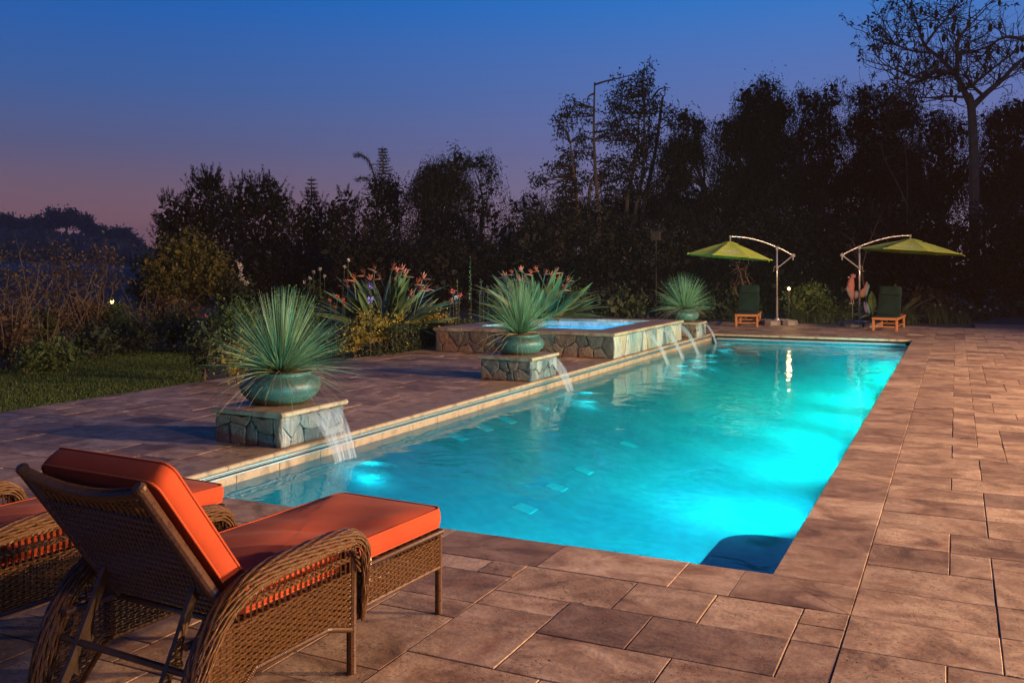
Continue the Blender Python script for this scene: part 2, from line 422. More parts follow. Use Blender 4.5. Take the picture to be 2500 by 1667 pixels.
mat['red_fl'] = pmat('red_petal', (.5, .05, .03), (.6, .09, .05), 9, .6)
mat['blue_fl'] = pmat('violet_petal', (.16, .13, .45), (.25, .22, .6), 9, .6)
mat['wood'] = pmat('weathered_wood', (.10, .06, .04), (.17, .11, .075), 9, .8, .3)
mat['darkwood'] = pmat('dark_wood', (.018, .010, .007), (.03, .018, .012), 9, .9)
mat['black'] = pmat('black_metal', (.02, .02, .02), (.03, .03, .03), 9, .5)
def glow(name, c, s):
    M = NM(name); M.set(base=(.8, .8, .8), emit=c, estr=s); return M.m
mat['fitting'] = pmat('pale_green_fitting', (.32, .84, .74), (.38, .88, .8), 5, .6)
mat['bulb'] = glow('lit_bulb', (1, .52, .14), 14)
mat['poolbulb'] = glow('lit_pool_lens', (.1, .85, 1), 6)

# ------------------------------------------------------------------ setting: ground, deck, pool
PX0, PX1, PY0, PY1 = -5.30, -.85, 4.93, 22.0          # pool water rectangle
DX0, DX1, DY0, DY1 = -9.4, 4.8, -2.5, 26.9            # paved terrace
def sheet(name, x0, x1, y0, y1, hole, z, m):
    hx0, hx1, hy0, hy1 = hole
    xs, ys = [x0, hx0, hx1, x1], [y0, hy0, hy1, y1]
    b = MB(); V = [(x, y, z) for y in ys for x in xs]
    b.add(V, [(r*4+c, r*4+c+1, r*4+c+5, r*4+c+4) for r in range(3) for c in range(3) if (r, c) != (1, 1)])
    return kind(b.build(name, m))
sheet('ground', -2200, 2200, -300, 2600, (PX0-.05, PX1+.05, PY0-.05, PY1+.35), -.05, mat['soil'])
deck = sheet('terrace', DX0, DX1, DY0, DY1, (PX0-.04, PX1+.04, PY0-.04, PY1+.04), -.007, mat['grout'])
b = MB(); b.box((2.6, 28.06, -.03), (4.3, 2.3, .03)); b.build('terrace_extension', mat['trav'], deck)

def set_tone(me, t):
    a = me.attributes.new('tone', 'FLOAT', 'FACE'); a.data.foreach_set('value', np.asarray(t, np.float32) if not np.isscalar(t) else np.full(len(me.polygons), t, np.float32))
def slab(mb, x0, x1, y0, y1, z1, th=.02, gap=.004, cham=.0028, per=3, jit=.0022, tilt=True):
    """stone slab with chipped, chamfered rim; returns number of faces"""
    x0 += gap; x1 -= gap; y0 += gap; y1 -= gap
    ring = []
    for (ax, ay), (bx, by) in (((x0, y0), (x1, y0)), ((x1, y0), (x1, y1)), ((x1, y1), (x0, y1)), ((x0, y1), (x0, y0))):
        for i in range(per):
            t = i/per; ring.append((ax+(bx-ax)*t, ay+(by-ay)*t))
    n = len(ring); rg = np.array(ring)
    cx, cy = (x0+x1)/2, (y0+y1)/2
    j = rng.uniform(-jit, jit, (n, 2)) if per > 1 else np.zeros((n, 2))
    dz = rng.uniform(-.0018, .0018); sx, sy = (rng.uniform(-.002, .002, 2) if tilt else (0, 0))
    zt = z1+dz+(rg[:, 0]-cx)*sx+(rg[:, 1]-cy)*sy
    dirn = np.sign(np.stack([rg[:, 0]-cx, rg[:, 1]-cy], 1))
    inn = rg.copy()
    inn[:, 0] = np.clip(rg[:, 0], x0+cham, x1-cham); inn[:, 1] = np.clip(rg[:, 1], y0+cham, y1-cham)
    inn = inn+j*.8
    out = rg+j*.4
    V = np.vstack([np.c_[inn, zt], np.c_[out, zt-cham*.8], np.c_[out, np.full(n, z1-th)]])
    F = [tuple(range(n))]
    for k in range(2):
        for i in range(n): F.append((k*n+i, (k+1)*n+i, (k+1)*n+(i+1) % n, k*n+(i+1) % n))
    mb.add(V, F); return len(F)

CELL = .2032
def pack(x0, y0, nx, ny, opts):
    g = np.zeros((ny, nx), bool); out = []
    for r in range(ny):
        for c in range(nx):
            if g[r, c]: continue
            w = [o[2]*rng.random() for o in opts]
            for k in np.argsort(w)[::-1]:
                a, d, _ = opts[k]
                if c+a <= nx and r+d <= ny and not g[r:r+d, c:c+a].any(): break
            else: a = d = 1
            g[r:r+d, c:c+a] = True
            out.append((x0+c*CELL, x0+(c+a)*CELL, y0+r*CELL, y0+(r+d)*CELL))
    return out
OPT = [(3, 2, 1.5), (2, 2, 1.05), (2, 3, .62), (2, 1, .66), (1, 1, .3), (1, 2, .42)]
CX0, CX1, CY0, CY1 = -5.62, -.44, 4.52, 22.36          # outer edge of the coping
T = []
T += pack(CX1, CY0-30*CELL, 26, 140, OPT)
T += pack(CX1-44*CELL, CY0-34*CELL, 44, 34, OPT)
T += pack(CX0-19*CELL, CY0, 19, 88, OPT)
T += pack(CX1-44*CELL, CY1, 44, 23, OPT)
vis = []
BLK = [(-8.9, -5.33, 15.2, 19.6), (-6.1, -5.34, 6.48, 7.4), (-6.08, -5.3, 11.68, 12.6), (-6.0, -5.22, 20.5, 21.25)]
for t in T:
    x0, x1, y0, y1 = t; cx, cy = (x0+x1)/2, (y0+y1)/2
    if cy > DY1 or cx < DX0 or cx > DX1: continue
    if any(x0 > q[0] and x1 < q[1] and y0 > q[2] and y1 < q[3] for q in BLK): continue
    u, v, d = proj(cx, cy, 0)
    if d < .6 or not (-1300 < u < 3800): continue
    area = 0
    if 0 <= u <= 2500 and v <= 1690: area = (x1-x0)*(y1-y0)/d**3
    vis.append((area, t))
vis.sort(key=lambda q: -q[0])
for a, t in vis[:300]:
    b = MB(); nf = slab(b, *t, 0, gap=.0028, per=3)
    me = b.mesh('paver'); set_tone(me, float(rng.random())); link('paver', me, mat['trav'], deck)
b = MB(); tones = []
for a, t in vis[300:]:
    nf = slab(b, *t, 0, gap=.003, per=1); tones += [float(rng.random())]*nf
me = b.mesh('distant_pavers'); set_tone(me, tones); kind(link('distant_pavers', me, mat['trav'], deck), 'stuff')

# pool shell
FZ = -1.0
b = MB()
x0, x1, y0, y1 = PX0, PX1, PY0, PY1+.3
def floor_z(x):
    return FZ+(-.165-FZ)*max(0., (-1.5-x)/3.8)**1.5  # bowl shape made up so the left floor catches the lamp light
pf = [(x, floor_z(x)) for x in np.linspace(x0, -1.5, 24)]+[(x1-.25+.25*math.sin(a), FZ+.25-.25*math.cos(a)) for a in np.linspace(0, PI/2, 7)]+[(x1, -.03)]
b.grid([[(x, y, z) for x, z in pf] for y in (y0, y1)])
b.add([(x0,y0,FZ),(x1,y0,FZ),(x1,y0,-.03),(x0,y0,-.03)], [(0,3,2,1)]); b.add([(x0,y1,FZ),(x1,y1,FZ),(x1,y1,-.03),(x0,y1,-.03)], [(0,1,2,3)])
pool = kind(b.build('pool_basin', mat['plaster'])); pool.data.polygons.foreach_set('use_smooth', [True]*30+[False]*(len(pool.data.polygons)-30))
# swim-out bench in the near right corner, rounded outer corner
pts = [(PX1, 4.94), (PX1, 7.05)]
cxr, cyr, rr0 = -1.26, 6.75, .30
pts += [(cxr+rr0*math.cos(a), cyr+rr0*math.sin(a)) for a in np.linspace(PI/2, PI, 8)] + [(cxr-rr0, 4.94)]
n = len(pts); b = MB()
b.add([(x, y, -.40) for x, y in pts]+[(x, y, FZ+.002) for x, y in pts], [tuple(range(n))]+[(i, n+i, n+(i+1) % n, (i+1) % n) for i in range(n)])
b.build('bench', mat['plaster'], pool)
for x, y in [(-4.95, 8.95), (-4.95, 10.2), (-4.97, 11.3), (-3.62, 7.85), (-3.66, 8.7), (-3.68, 9.5), (-3.7, 11.1), (-4.96, 9.6)]:
    bb = MB(); bb.add([(x+i*.09, y+j*.09, floor_z(x+i*.09)+h) for h in (.001, .007) for i, j in ((-1, -1), (1, -1), (1, 1), (-1, 1))], [(4,5,6,7),(0,1,5,4),(1,2,6,5),(2,3,7,6),(3,0,4,7)]); bb.build('floor_fitting', mat['fitting'], pool)
bb = MB(); bb.lathe([(0, .012), (.085, .012), (.11, 0), (.11, -.02)], 20); o = bb.build('pool_or_fill_lens', mat['poolbulb'], pool); o.location = (-2.5, PY0+.03, -.42); o.rotation_euler = (-PI/2, 0, 0)  # lens of the added near-wall fill lamp
for y in (7.6, 9.6, 11.9, 14.2, 16.4, 18.6, 20.9):  # lenses of the right-wall lamps, added fill lamps included
    bb = MB(); bb.lathe([(0, .012), (.085, .012), (.11, 0), (.11, -.02)], 20)
    o = bb.build('pool_or_fill_lens', mat['poolbulb'], pool); o.location = (PX1-.03, y, -.40); o.rotation_euler = (0, -PI/2, 0)
# water sheet
b = MB(); WZ = -.165
e = .004; wx0, wx1, wy0, wy1 = PX0+e, PX1-e, PY0+e, PY1+.3-e
pw = [(wx0, WZ)]+[(x+e*.5, floor_z(x)+e) for x in np.linspace(wx0+.012, -1.5, 24)]+[(wx1, FZ+e), (wx1, WZ)]
n = len(pw)
b.add([(x, y, z) for y in (wy0, wy1) for x, z in pw], [(0, n-1, 2*n-1, n)]+[(i, n+i, n+i+1, i+1) for i in range(n-1)]+[tuple(range(n)), tuple(range(2*n-1, n-1, -1))])
wo_ = kind(b.build('pool_water', mat['water'])); wo_.data.materials.append(mat['waterside'])
wo_.data.polygons.foreach_set('material_index', [0]+[1]*(n+1))
# stone band at the waterline, left side
y = PY0
while y < PY1+.25:
    L = min(float(rng.uniform(.45, .62)), PY1+.28-y)
    b = MB(); b.rbox((PX0-.012, y+L/2, -.133), (.03, L-.006, .075), .003)
    me = b.mesh('waterline_tile'); set_tone(me, float(rng.random())); link('waterline_tile', me, mat['goldstone'], pool); y += L
# cover track: two aluminium lips with a slot between them, its shade a near-black strip
for z, h, w in ((-.052, .011, .006), (-.068, .008, -.004), (-.088, .012, .012)):
    b = MB(); b.rbox((PX0-.01+w/2, (PY0+PY1)/2, z), (.05+w, PY1-PY0+.3, h), .002); b.build('cover_track', mat['alu'], pool)
b = MB(); b.box((PX0-.03, (PY0+PY1)/2, -.07), (.05, PY1-PY0+.3, .058)); b.build('track_slot', mat['slot_shade'], pool)
# bullnose coping, left side
def bullnose(name, x_in, x_out, y0_, y1_, zt, th, m, parent, axis='y', gap=.002):
    """slab with a half-round nose on its x_in side"""
    s = 1 if x_in > x_out else -1; r = th/2
    prof = [(x_out, zt-th), (x_out, zt)]+[(x_in-s*r+s*r*math.cos(a), zt-r+r*math.sin(a)) for a in np.linspace(PI/2, -PI/2, 8)]
    n = len(prof); k = 4; b = MB(); G = []
    for i, yy in enumerate(np.linspace(y0_+gap, y1_-gap, k)):
        jj = rng.uniform(-.0015, .0015)
        G.append([((x+jj, yy, z) if axis == 'y' else (yy, x+jj, z)) for x, z in prof])
    b.grid(np.array(G), closed=True)
    b.f.append(tuple(range(n))); b.f.append(tuple((k-1)*n+i for i in range(n-1, -1, -1)))
    me = b.mesh(name); set_tone(me, float(rng.random())); me.polygons.foreach_set('use_smooth', np.zeros(len(me.polygons), bool))
    return link(name, me, m, parent)
y = CY0
while y < CY1-.02:
    L = min(float(rng.uniform(.56, .66)), CY1-y)
    if CY1-y-L < .2: L = CY1-y
    bullnose('coping_stone', PX0+.035, CX0, y, y+L, .001, .046, mat['goldstone'], pool); y += L
# right side coping: square edged slabs
y = PY0
while y < PY1-.02:
    L = min(float(rng.choice([.61, .61, .61, .41])), PY1-y)
    if PY1-y-L < .2: L = PY1-y
    b = MB(); slab(b, PX1-.012, CX1, y, y+L, .0015, .05, gap=.0012, cham=.002, per=3, jit=.0006, tilt=False)
    me = b.mesh('coping_stone'); set_tone(me, float(rng.random())); link('coping_stone', me, mat['coping'], pool); y += L
# near side coping
x = CX0+.36
while x < PX1-.2:
    L = min(float(rng.choice([.72, .72, .9])), PX1-.15-x)
    if PX1-.15-x-L < .3: L = PX1-.15-x
    b = MB(); slab(b, x, x+L, CY0, PY0+.012, .0015, .05, gap=.0015, cham=.002, per=3, jit=.0006, tilt=False)
    me = b.mesh('coping_stone'); set_tone(me, float(rng.random())); link('coping_stone', me, mat['coping'], pool); x += L
def prism(name, pts, zt, th, m, parent):
    n = len(pts); b = MB()
    b.add([(q[0], q[1], zt) for q in pts]+[(q[0], q[1], zt-th) for q in pts], [tuple(range(n))]+[(i, n+i, n+(i+1) % n, (i+1) % n) for i in range(n)])
    me = b.mesh(name); set_tone(me, float(rng.random())); return link(name, me, m, parent)
prism('coping_stone', [(PX1-.148, CY0+.002), (CX1-.006, CY0+.002), (PX1-.012, PY0+.008), (PX1-.148, PY0+.011)], .0015, .05, mat['coping'], pool)
prism('coping_stone', [(CX1-.002, CY0+.004), (CX1-.002, PY0-.002), (PX1-.009, PY0-.002), (PX1-.009, PY0+.006)], .0015, .05, mat['coping'], pool)
# far side coping over the cover box
x = PX0+.04
while x < CX1-.05:
    L = min(.585, CX1-x); b = MB()
    slab(b, x, x+L, PY1-.02, CY1, .002, .05, gap=.003, cham=.006, per=3, jit=.0012, tilt=False)
    me = b.mesh('coping_stone'); set_tone(me, float(rng.random())); link('coping_stone', me, mat['goldstone'], pool); x += L
b = MB(); b.rbox(((PX0+PX1)/2, PY1+.10, -.118), (PX1-PX0-.3, .1, .055), .008); b.build('cover_bar', mat['alu'], pool)
b = MB(); b.box(((PX0+PX1)/2, PY1+.22, -.1), (PX1-PX0-.02, .02, .1)); b.build('cover_slot', mat['slot_shade'], pool)

# ------------------------------------------------------------------ masonry
def clip(poly, a, b_, c):
    """keep a*x+b*y<=c"""
    out = []
    for i in range(len(poly)):
        p, q = poly[i], poly[(i+1) % len(poly)]
        fp, fq = a*p[0]+b_*p[1]-c, a*q[0]+b_*q[1]-c
        if fp <= 0: out.append(p)
        if fp*fq < 0:
            t = fp/(fp-fq); out.append((p[0]+(q[0]-p[0])*t, p[1]+(q[1]-p[1])*t))
    return out
def voronoi(w, h, nx, ny, jit=.46):
    pts = [((i+.5+(.25 if j % 2 else -.25)*(nx > 1)+rng.uniform(-jit, jit))*w/nx, (j+.5+rng.uniform(-jit, jit)*.7)*h/ny) for j in range(ny) for i in range(nx)]
    ws = rng.uniform(0, .55, len(pts))*(min(w/nx, h/ny)**2)
    cells = []
    for i, p in enumerate(pts):
        poly = [(0, 0), (w, 0), (w, h), (0, h)]
        for k, q in enumerate(pts):
            if k == i: continue
            a, b_ = q[0]-p[0], q[1]-p[1]
            poly = clip(poly, a, b_, (q[0]**2+q[1]**2-p[0]**2-p[1]**2+ws[i]-ws[k])/2)
            if len(poly) < 3: break
        if len(poly) >= 3: cells.append(poly)
    return cells
def veneer(parent, origin, ux, w, h, nx, ny, m, gap=.0045, depth=.03, bulge=.006):
    """stones set on a wall face; ux: unit vector along the wall, normal = ux x z"""
    o = np.array(origin); u = np.array(ux); zz = np.array((0, 0, 1.)); nrm = np.cross(u, zz)
    for poly in voronoi(w, h, nx, ny):
        P = np.array(poly); c = P.mean(0)
        # refine edges and round corners a little
        k = len(P); Q = []
        for i in range(k):
            a, b_ = P[i], P[(i+1) % k]
            if np.linalg.norm(b_-a) < .03: Q.append((a+b_)/2); continue
            Q += [a+(b_-a)*.07, a+(b_-a)*.5+rng.normal(size=2)*.009, a+(b_-a)*.93]
        Q = np.array(Q); k = len(Q); r = np.linalg.norm(Q-c, axis=1)[:, None]
        Q1 = Q-(Q-c)/r*gap; Q2 = c+(Q1-c)*(1-.007/np.maximum(r, .03)); Q3 = c+(Q1-c)*.55
        d = depth+rng.uniform(-.009, .012)
        L = []
        for ring, dd in ((Q1, 0), (Q1, d*.7), (Q2, d), (Q3, d+bulge*rng.uniform(.4, 1.3))):
            jz = rng.uniform(-.003, .003, k) if dd > 0 else np.zeros(k)
            L.append(o+ring[:, :1]*u+ring[:, 1:]*zz+(dd+jz)[:, None]*nrm)
        V = np.vstack(L)
        F = [(q*k+i, q*k+(i+1) % k, (q+1)*k+(i+1) % k, (q+1)*k+i) for q in range(3) for i in range(k)]+[tuple(3*k+i for i in range(k))]
        b = MB(); b.add(V, F); b.build('stone', m, parent)

def capslab(parent, x0, x1, y0, y1, zt, th, cuts_y, cuts_x, hole=None, m=None):
    """bullnosed cap: right edge runs along y, near edge along x"""
    m = m or mat['goldstone']
    ov = .03
    ys = [y0-ov]+list(cuts_y)+[y1+ov]
    for a, c in zip(ys[:-1], ys[1:]):
        bullnose('cap_stone', x1+ov, x1-.30, a, c, zt, th, m, parent)
    xs = [x0-ov]+list(cuts_x)+[x1-.301]
    for a, c in zip(xs[:-1], xs[1:]):
        bullnose('cap_stone', y0-ov, y0+.30, a, c, zt, th, m, parent, axis='x')
    return

boxes = []
def planter(x0, x1, y0, y1, h, label, cuts_y, cuts_x, nx, ny_, nr):
    th = .05
    t = thing('stone_pedestal', label, 'pedestal', ((x0+x1)/2, (y0+y1)/2, 0), 0, 'stone pedestals along the pool')
    c = np.array(((x0+x1)/2, (y0+y1)/2, 0))
    lx0, lx1, ly0, ly1 = x0-c[0], x1-c[0], y0-c[1], y1-c[1]; s = .035
    b = MB(); b.box((0, 0, (h-th)/2), (x1-x0-2*s, y1-y0-2*s, h-th)); b.build('core', mat['mortar'], t)
    hh = h-th-.002
    veneer(t, (lx0, ly0+s, 0), (1, 0, 0), x1-x0, hh, nx, ny_, mat['stone'])
    veneer(t, (lx1-s, ly0, 0), (0, 1, 0), y1-y0, hh, nr, ny_, mat['slate'])
    veneer(t, (lx1, ly1-s, 0), (-1, 0, 0), x1-x0, hh, nx, ny_, mat['stone'])
    veneer(t, (lx0+s, ly1, 0), (0, -1, 0), y1-y0, hh, nr, ny_, mat['stone'])
    capslab(t, lx0, lx1, ly0, ly1, h, th, [q-c[1] for q in cuts_y], [q-c[0] for q in cuts_x])
    b = MB(); b.box(((lx0-.03+lx1-.303)/2, (ly0+.302+ly1+.03)/2, h-th/2), (lx1-lx0-.30+.025, ly1-ly0-.302+.03, th)); o = b.build('cap_slab', mat['goldstone'], t)
    return t
planter(-6.10, -5.34, 6.48, 7.40, .315, 'low stone pedestal nearest the orange loungers under the widest grass plant', [6.98], [-5.72], 4, 2, 4)
planter(-6.08, -5.30, 11.68, 12.60, .335, 'low stone pedestal standing just in front of the raised stone spa', [12.2], [-5.7], 4, 2, 5)
planter(-6.00, -5.22, 20.50, 21.25, .34, 'small stone pedestal beyond the raised spa near the far pool end', [20.9], [-5.6], 4, 2, 4)

# spa
SX0, SX1, SY0, SY1, SH = -8.88, -5.33, 15.20, 19.62, .445
IX0, IX1, IY0, IY1 = -8.30, -5.86, 15.98, 19.10
spa = thing('spa', 'raised square stone spa glowing cyan beside the pool', 'spa', (0, 0, 0))
s = .035; hh = SH-.06
b = MB()
b.add([(SX0+s,SY0+s,0),(SX1-s,SY0+s,0),(SX1-s,SY1-s,0),(SX0+s,SY1-s,0),(SX0+s,SY0+s,hh),(SX1-s,SY0+s,hh),(SX1-s,SY1-s,hh),(SX0+s,SY1-s,hh)],
      [(0,1,5,4),(1,2,6,5),(2,3,7,6),(3,0,4,7)]); b.build('core', mat['mortar'], spa)
veneer(spa, (SX0, SY0+s, 0), (1, 0, 0), SX1-SX0, hh-.002, 13, 2, mat['stone'])
veneer(spa, (SX1-s, SY0, 0), (0, 1, 0), SY1-SY0, hh-.002, 20, 1, mat['slate'])
veneer(spa, (SX0+s, SY1, 0), (0, -1, 0), SY1-SY0, hh-.002, 14, 2, mat['stone'])
th = .06
ys = np.linspace(SY0-.03, SY1+.03, 7)
for a, c in zip(ys[:-1], ys[1:]):
    bullnose('rim_stone', SX1+.03, IX1, a, c, SH, th, mat['goldstone'], spa)
    bullnose('rim_stone', SX0-.03, IX0, a, c, SH, th, mat['coping'], spa)
xs = np.linspace(IX0+.002, IX1-.002, 5)
for a, c in zip(xs[:-1], xs[1:]):
    bullnose('rim_stone', SY0-.03, IY0, a, c, SH, th, mat['coping'], spa, axis='x')
    bullnose('rim_stone', SY1+.03, IY1, a, c, SH, th, mat['coping'], spa, axis='x')
b = MB(); bz = -.35
b.add([(IX0,IY0,bz),(IX1,IY0,bz),(IX1,IY1,bz),(IX0,IY1,bz),(IX0,IY0,SH-.061),(IX1,IY0,SH-.061),(IX1,IY1,SH-.061),(IX0,IY1,SH-.061)],
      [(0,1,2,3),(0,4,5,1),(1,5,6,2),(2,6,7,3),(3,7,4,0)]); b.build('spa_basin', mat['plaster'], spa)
# slate tiles lining the spa wall above the water
tl = pmat('blue_slate_tile', (.16, .22, .27), (.50, .58, .62), 6, .4, .2, stretch=(1, 1, 2))
for x in np.arange(IX0, IX1-.1, .305):
    w = min(.3, IX1-x-.004); b = MB(); b.rbox((x+w/2+.002, IY1-.008, .318), (w, .02, .125), .003); b.build('spa_tile', tl, spa)
for y in np.arange(IY0, IY1-.12, .305):
    for xx in (IX0+.008, IX1-.008):
        b = MB(); w = min(.3, IY1-.02-y); b.rbox((xx, y+w/2+.002, .318), (.02, w-.004, .125), .003); b.build('spa_tile', tl, spa)
b = MB(); b.add([(IX0+.002, IY0+.002, .285), (IX1-.002, IY0+.002, .285), (IX1-.002, IY1-.002, .285), (IX0+.002, IY1-.002, .285)], [(0, 1, 2, 3)])
b.build('spa_water', water('spa_water', .006, ior=1.045), spa)

# ------------------------------------------------------------------ waterfalls
def waterfall(x0, z0, ya, yb, x1, yc, yd, label, up=0.0):
    n = 26; m_ = 14; V = []; uv = []
    dx, dz = x1-x0, z0-WZ
    for i in range(n):
        t = i/(n-1)
        x = x0+dx*t; z = z0+up*4*t*(1-t)-dz*t**2.1
        w = t**.8
        for j in range(m_):
            q = j/(m_-1)
            y = (ya+(yb-ya)*q)*(1-w)+(yc+(yd-yc)*q)*w
            r = .006*math.sin(q*19+t*2)*t+.012*math.sin(q*7+1.3)*t
            V.append((x+r, y, z)); uv.append((q, t))
    top = [(v[0]+.006, v[1], v[2]+.005) for v in V]
    k = len(V)
    F = [(i*m_+j, i*m_+j+1, (i+1)*m_+j+1, (i+1)*m_+j) for i in range(n-1) for j in range(m_-1)]
    F2 = [tuple(k+a for a in f[::-1]) for f in F]
    b = MB(); b.add(V+top, F+F2); me = b.mesh('waterfall', True)
    u = me.uv_layers.new(name='UVMap'); uvv = np.array(uv+uv)
    li = np.empty(len(me.loops), np.int32); me.loops.foreach_get('vertex_index', li)
    u.data.foreach_set('uv', uvv[li].astype(np.float32).reshape(-1))
    o = link('waterfall', me, mat['fall']); tag(o, label, 'waterfall', 'sheets of water falling into the pool')
    # bubbles carried out by the fall, just under the surface
    G = []; cx, cyy = x1+.26, (yc+yd)/2+.05; ry = .13+.35*abs(yd-yc)
    for ph in np.linspace(.02, PI-.02, 14):
        G.append([(cx+.46*math.sin(ph)*math.cos(a)*(1+.12*math.sin(3*a+cyy*5)), cyy+ry*math.sin(ph)*math.sin(a), WZ-.075+.066*math.cos(ph)*(1+.1*math.sin(9*a+7*ph))) for a in np.linspace(0, 2*PI, 33)[:-1]])
    b = MB(); b.grid(np.array(G), closed=True); b.build('foam', mat['foam'], o, True)
    lamp('foam_fill_lamp', 'POINT', (cx, cyy, WZ-.07), 2.0, (.0, .85, .95), .05)  # lamp added inside the bubbles to make them glow
    return o
waterfall(-5.315, .262, 6.70, 7.26, -5.02, 6.80, 7.12, 'wide clear sheet of water falling from the nearest pedestal')
waterfall(-5.275, .282, 11.98, 12.42, -4.93, 12.06, 12.30, 'narrow sheet of water falling from the middle pedestal in front of the spa')
waterfall(-5.30, .375, 15.95, 16.50, -4.66, 16.12, 16.26, 'arching water jet from the spa wall, nearest of three', .10)
waterfall(-5.30, .375, 17.0, 17.55, -4.66, 17.14, 17.28, 'arching water jet from the spa wall, middle of three', .10)
waterfall(-5.30, .375, 18.15, 18.75, -4.66, 18.25, 18.42, 'arching water jet from the spa wall, farthest of three', .10)
waterfall(-5.20, .285, 20.72, 21.05, -4.94, 21.02, 21.14, 'thin sheet of water falling from the farthest pedestal')

# ------------------------------------------------------------------ pots and grass trees
def pot(x, y, z, R0, H0, label):
    t = thing('pot', label, 'pot', (x, y, z), 0, 'green glazed bowls on pedestals')
    pr = [(0, 0), (.52, 0), (.62, .02), (.80, .16), (.94, .34), (1.0, .54), (.97, .70), (.88, .83), (.76, .90), (.745, .94), (.78, .97), (.79, 1.0), (.74, 1.0), (.70, .93), (.68, .86), (0, .86)]
    b = MB(); b.lathe([(r*R0, q*H0) for r, q in pr[:14]], 48); b.build('bowl', mat['glaze'], t, True)
    b = MB(); b.lathe([(r*R0*.99, q*H0) for r, q in pr[13:]], 32); b.build('soil', mat['soil'], t)
    return t
def grasstree(x, y, z, R0, Hh, nb, label, emin=4, dry=60):
    t = thing('grass_plant', label, 'plant', (x, y, z), 0, 'spiky grass plants in bowls')
    def blades(n, emin, emax, rad, droop, w0):
        Q = []
        az = rng.uniform(0, 2*PI, n); u = rng.random(n)
        el = emin+(emax-emin)*u**.8
        for i in range(n):
            a, e = az[i], el[i]
            L = rad*rng.uniform(.7, 1.08)*(1-.10*math.cos(e)*0)
            d = np.array((math.cos(a)*math.cos(e), math.sin(a)*math.cos(e), math.sin(e)))
            side = np.cross(d, rng.normal(size=3)); side /= np.linalg.norm(side)+1e-9
            k = 5; ts = np.linspace(0, 1, k+1)
            dr = droop*math.cos(e)**1.5*rng.uniform(.5, 1.5)*(5 if rng.random() < .05 else 1)
            base = d*np.array((.05, .05, .02))
            C = base+d*(ts*L)[:, None]; C[:, 2] -= dr*L*ts**2.4
            wd = w0*(1-.8*ts**2)
            A, B = C+side*wd[:, None]/2, C-side*wd[:, None]/2
            Q.append(np.stack([A[:-1], A[1:], B[1:], B[:-1]], 1))
        return np.concatenate(Q)
    kind(quads('leaf_tuft', blades(nb, R(emin), R(88), R0, .16, .0056), mat['blade'], t), 'stuff')
    kind(quads('dry_leaf_tuft', blades(dry, R(-14), R(14), R0*.85, .35, .005), mat['dryblade'], t), 'stuff')
    b = MB(); b.tube([(0, 0, -.09), (0, 0, .02)], [.09, .055], 10); b.build('stem', mat['bark'], t)
    return t
pot(-5.74, 6.95, .315, .375, .30, 'wide verdigris glazed bowl on the pedestal nearest the loungers')
grasstree(-5.74, 6.95, .60, .76, .76, 900, 'largest spiky grass plant, spraying wide over the nearest bowl', dry=150)
pot(-5.70, 12.15, .335, .37, .285, 'green glazed bowl on the pedestal in front of the spa')
grasstree(-5.70, 12.15, .61, .80, .80, 850, 'upright spiky grass plant standing in front of the glowing spa', emin=20, dry=110)
pot(-5.62, 20.88, .34, .335, .28, 'green glazed bowl on the farthest pedestal past the spa')
grasstree(-5.62, 20.88, .61, .82, .82, 800, 'round spiky grass plant beyond the spa near the green umbrella', dry=110)
# ------------------------------------------------------------------ wicker loungers
def cushion(w, l, t, puff, seed, nseg=10, rc=.045, wr=.0062):
    """puffy rounded slab centred in x, from y=0 to y=-l, z 0..t"""
    r = np.random.default_rng(seed)
    out = []
    hw = w/2
    cs = [(hw-rc, -rc, 0), (-hw+rc, -rc, PI/2), (-hw+rc, -l+rc, PI), (hw-rc, -l+rc, 3*PI/2)]
    corner = []
    for cx, cy, a0 in cs:
        corner.append([(cx+rc*math.cos(a0+a), cy+rc*math.sin(a0+a)) for a in np.linspace(0, PI/2, 6)])
    for i in range(4):
        out += corner[i]
        a, b = np.array(corner[i][-1]), np.array(corner[(i+1) % 4][0])
        k = max(2, int(np.linalg.norm(b-a)/.05))
        out += [tuple(a+(b-a)*q/k) for q in range(1, k)]
    O = np.array(out); c = np.array((0, -l/2))
    def wob(P, amp): return amp*(np.sin(P[:, 1]*9+seed)+np.sin(P[:, 0]*13+P[:, 1]*5+seed*2)+.7*np.sin(P[:, 1]*23-P[:, 0]*17))
    rings = []
    def ring(sc, z): 
        P = c+(O-c)*sc; rings.append(np.c_[P, z])
    def pf(sc): return puff*(1-sc**6)
    for sc in (.0, .3, .6, .85, .96): 
        P = c+(O-c)*sc; ring(sc, np.full(len(O), 0.0)-pf(sc)*.15)
    ring(.985, np.full(len(O), .004))
    for q in (.15, .5, .85): 
        rings.append(np.c_[c+(O-c)*(1+.012*math.sin(q*PI)), np.full(len(O), t*q)])
    for sc in (.985, .96, .90, .8, .66, .5, .33, .16, 0):
        P = c+(O-c)*sc
        rings.append(np.c_[P, t-.002+pf(sc)+wob(P, wr*(1-sc**4))])
    b = MB(); b.grid(np.array(rings), closed=True)
    pp = MB()
    for z, sc in ((t-.002, .993), (.004, .993)):
        pp.tube(np.c_[c+(O-c)*sc, np.full(len(O), z)], .0052, 5, closed=True)
    return b, pp

def wrapped(b, path, r, n=8, pitch=.006, amp=.0011):
    """tube wound with cane"""
    P = np.asarray(path, float); ln = np.r_[0, np.cumsum(np.linalg.norm(np.diff(P, axis=0), axis=1))]
    k = max(4, int(ln[-1]/pitch)*2)
    s_ = np.linspace(0, ln[-1], k)
    Q = np.stack([np.interp(s_, ln, P[:, i]) for i in range(3)], 1)
    b.tube(Q, r+amp*np.where(np.arange(k) % 2, 1, -1), n)

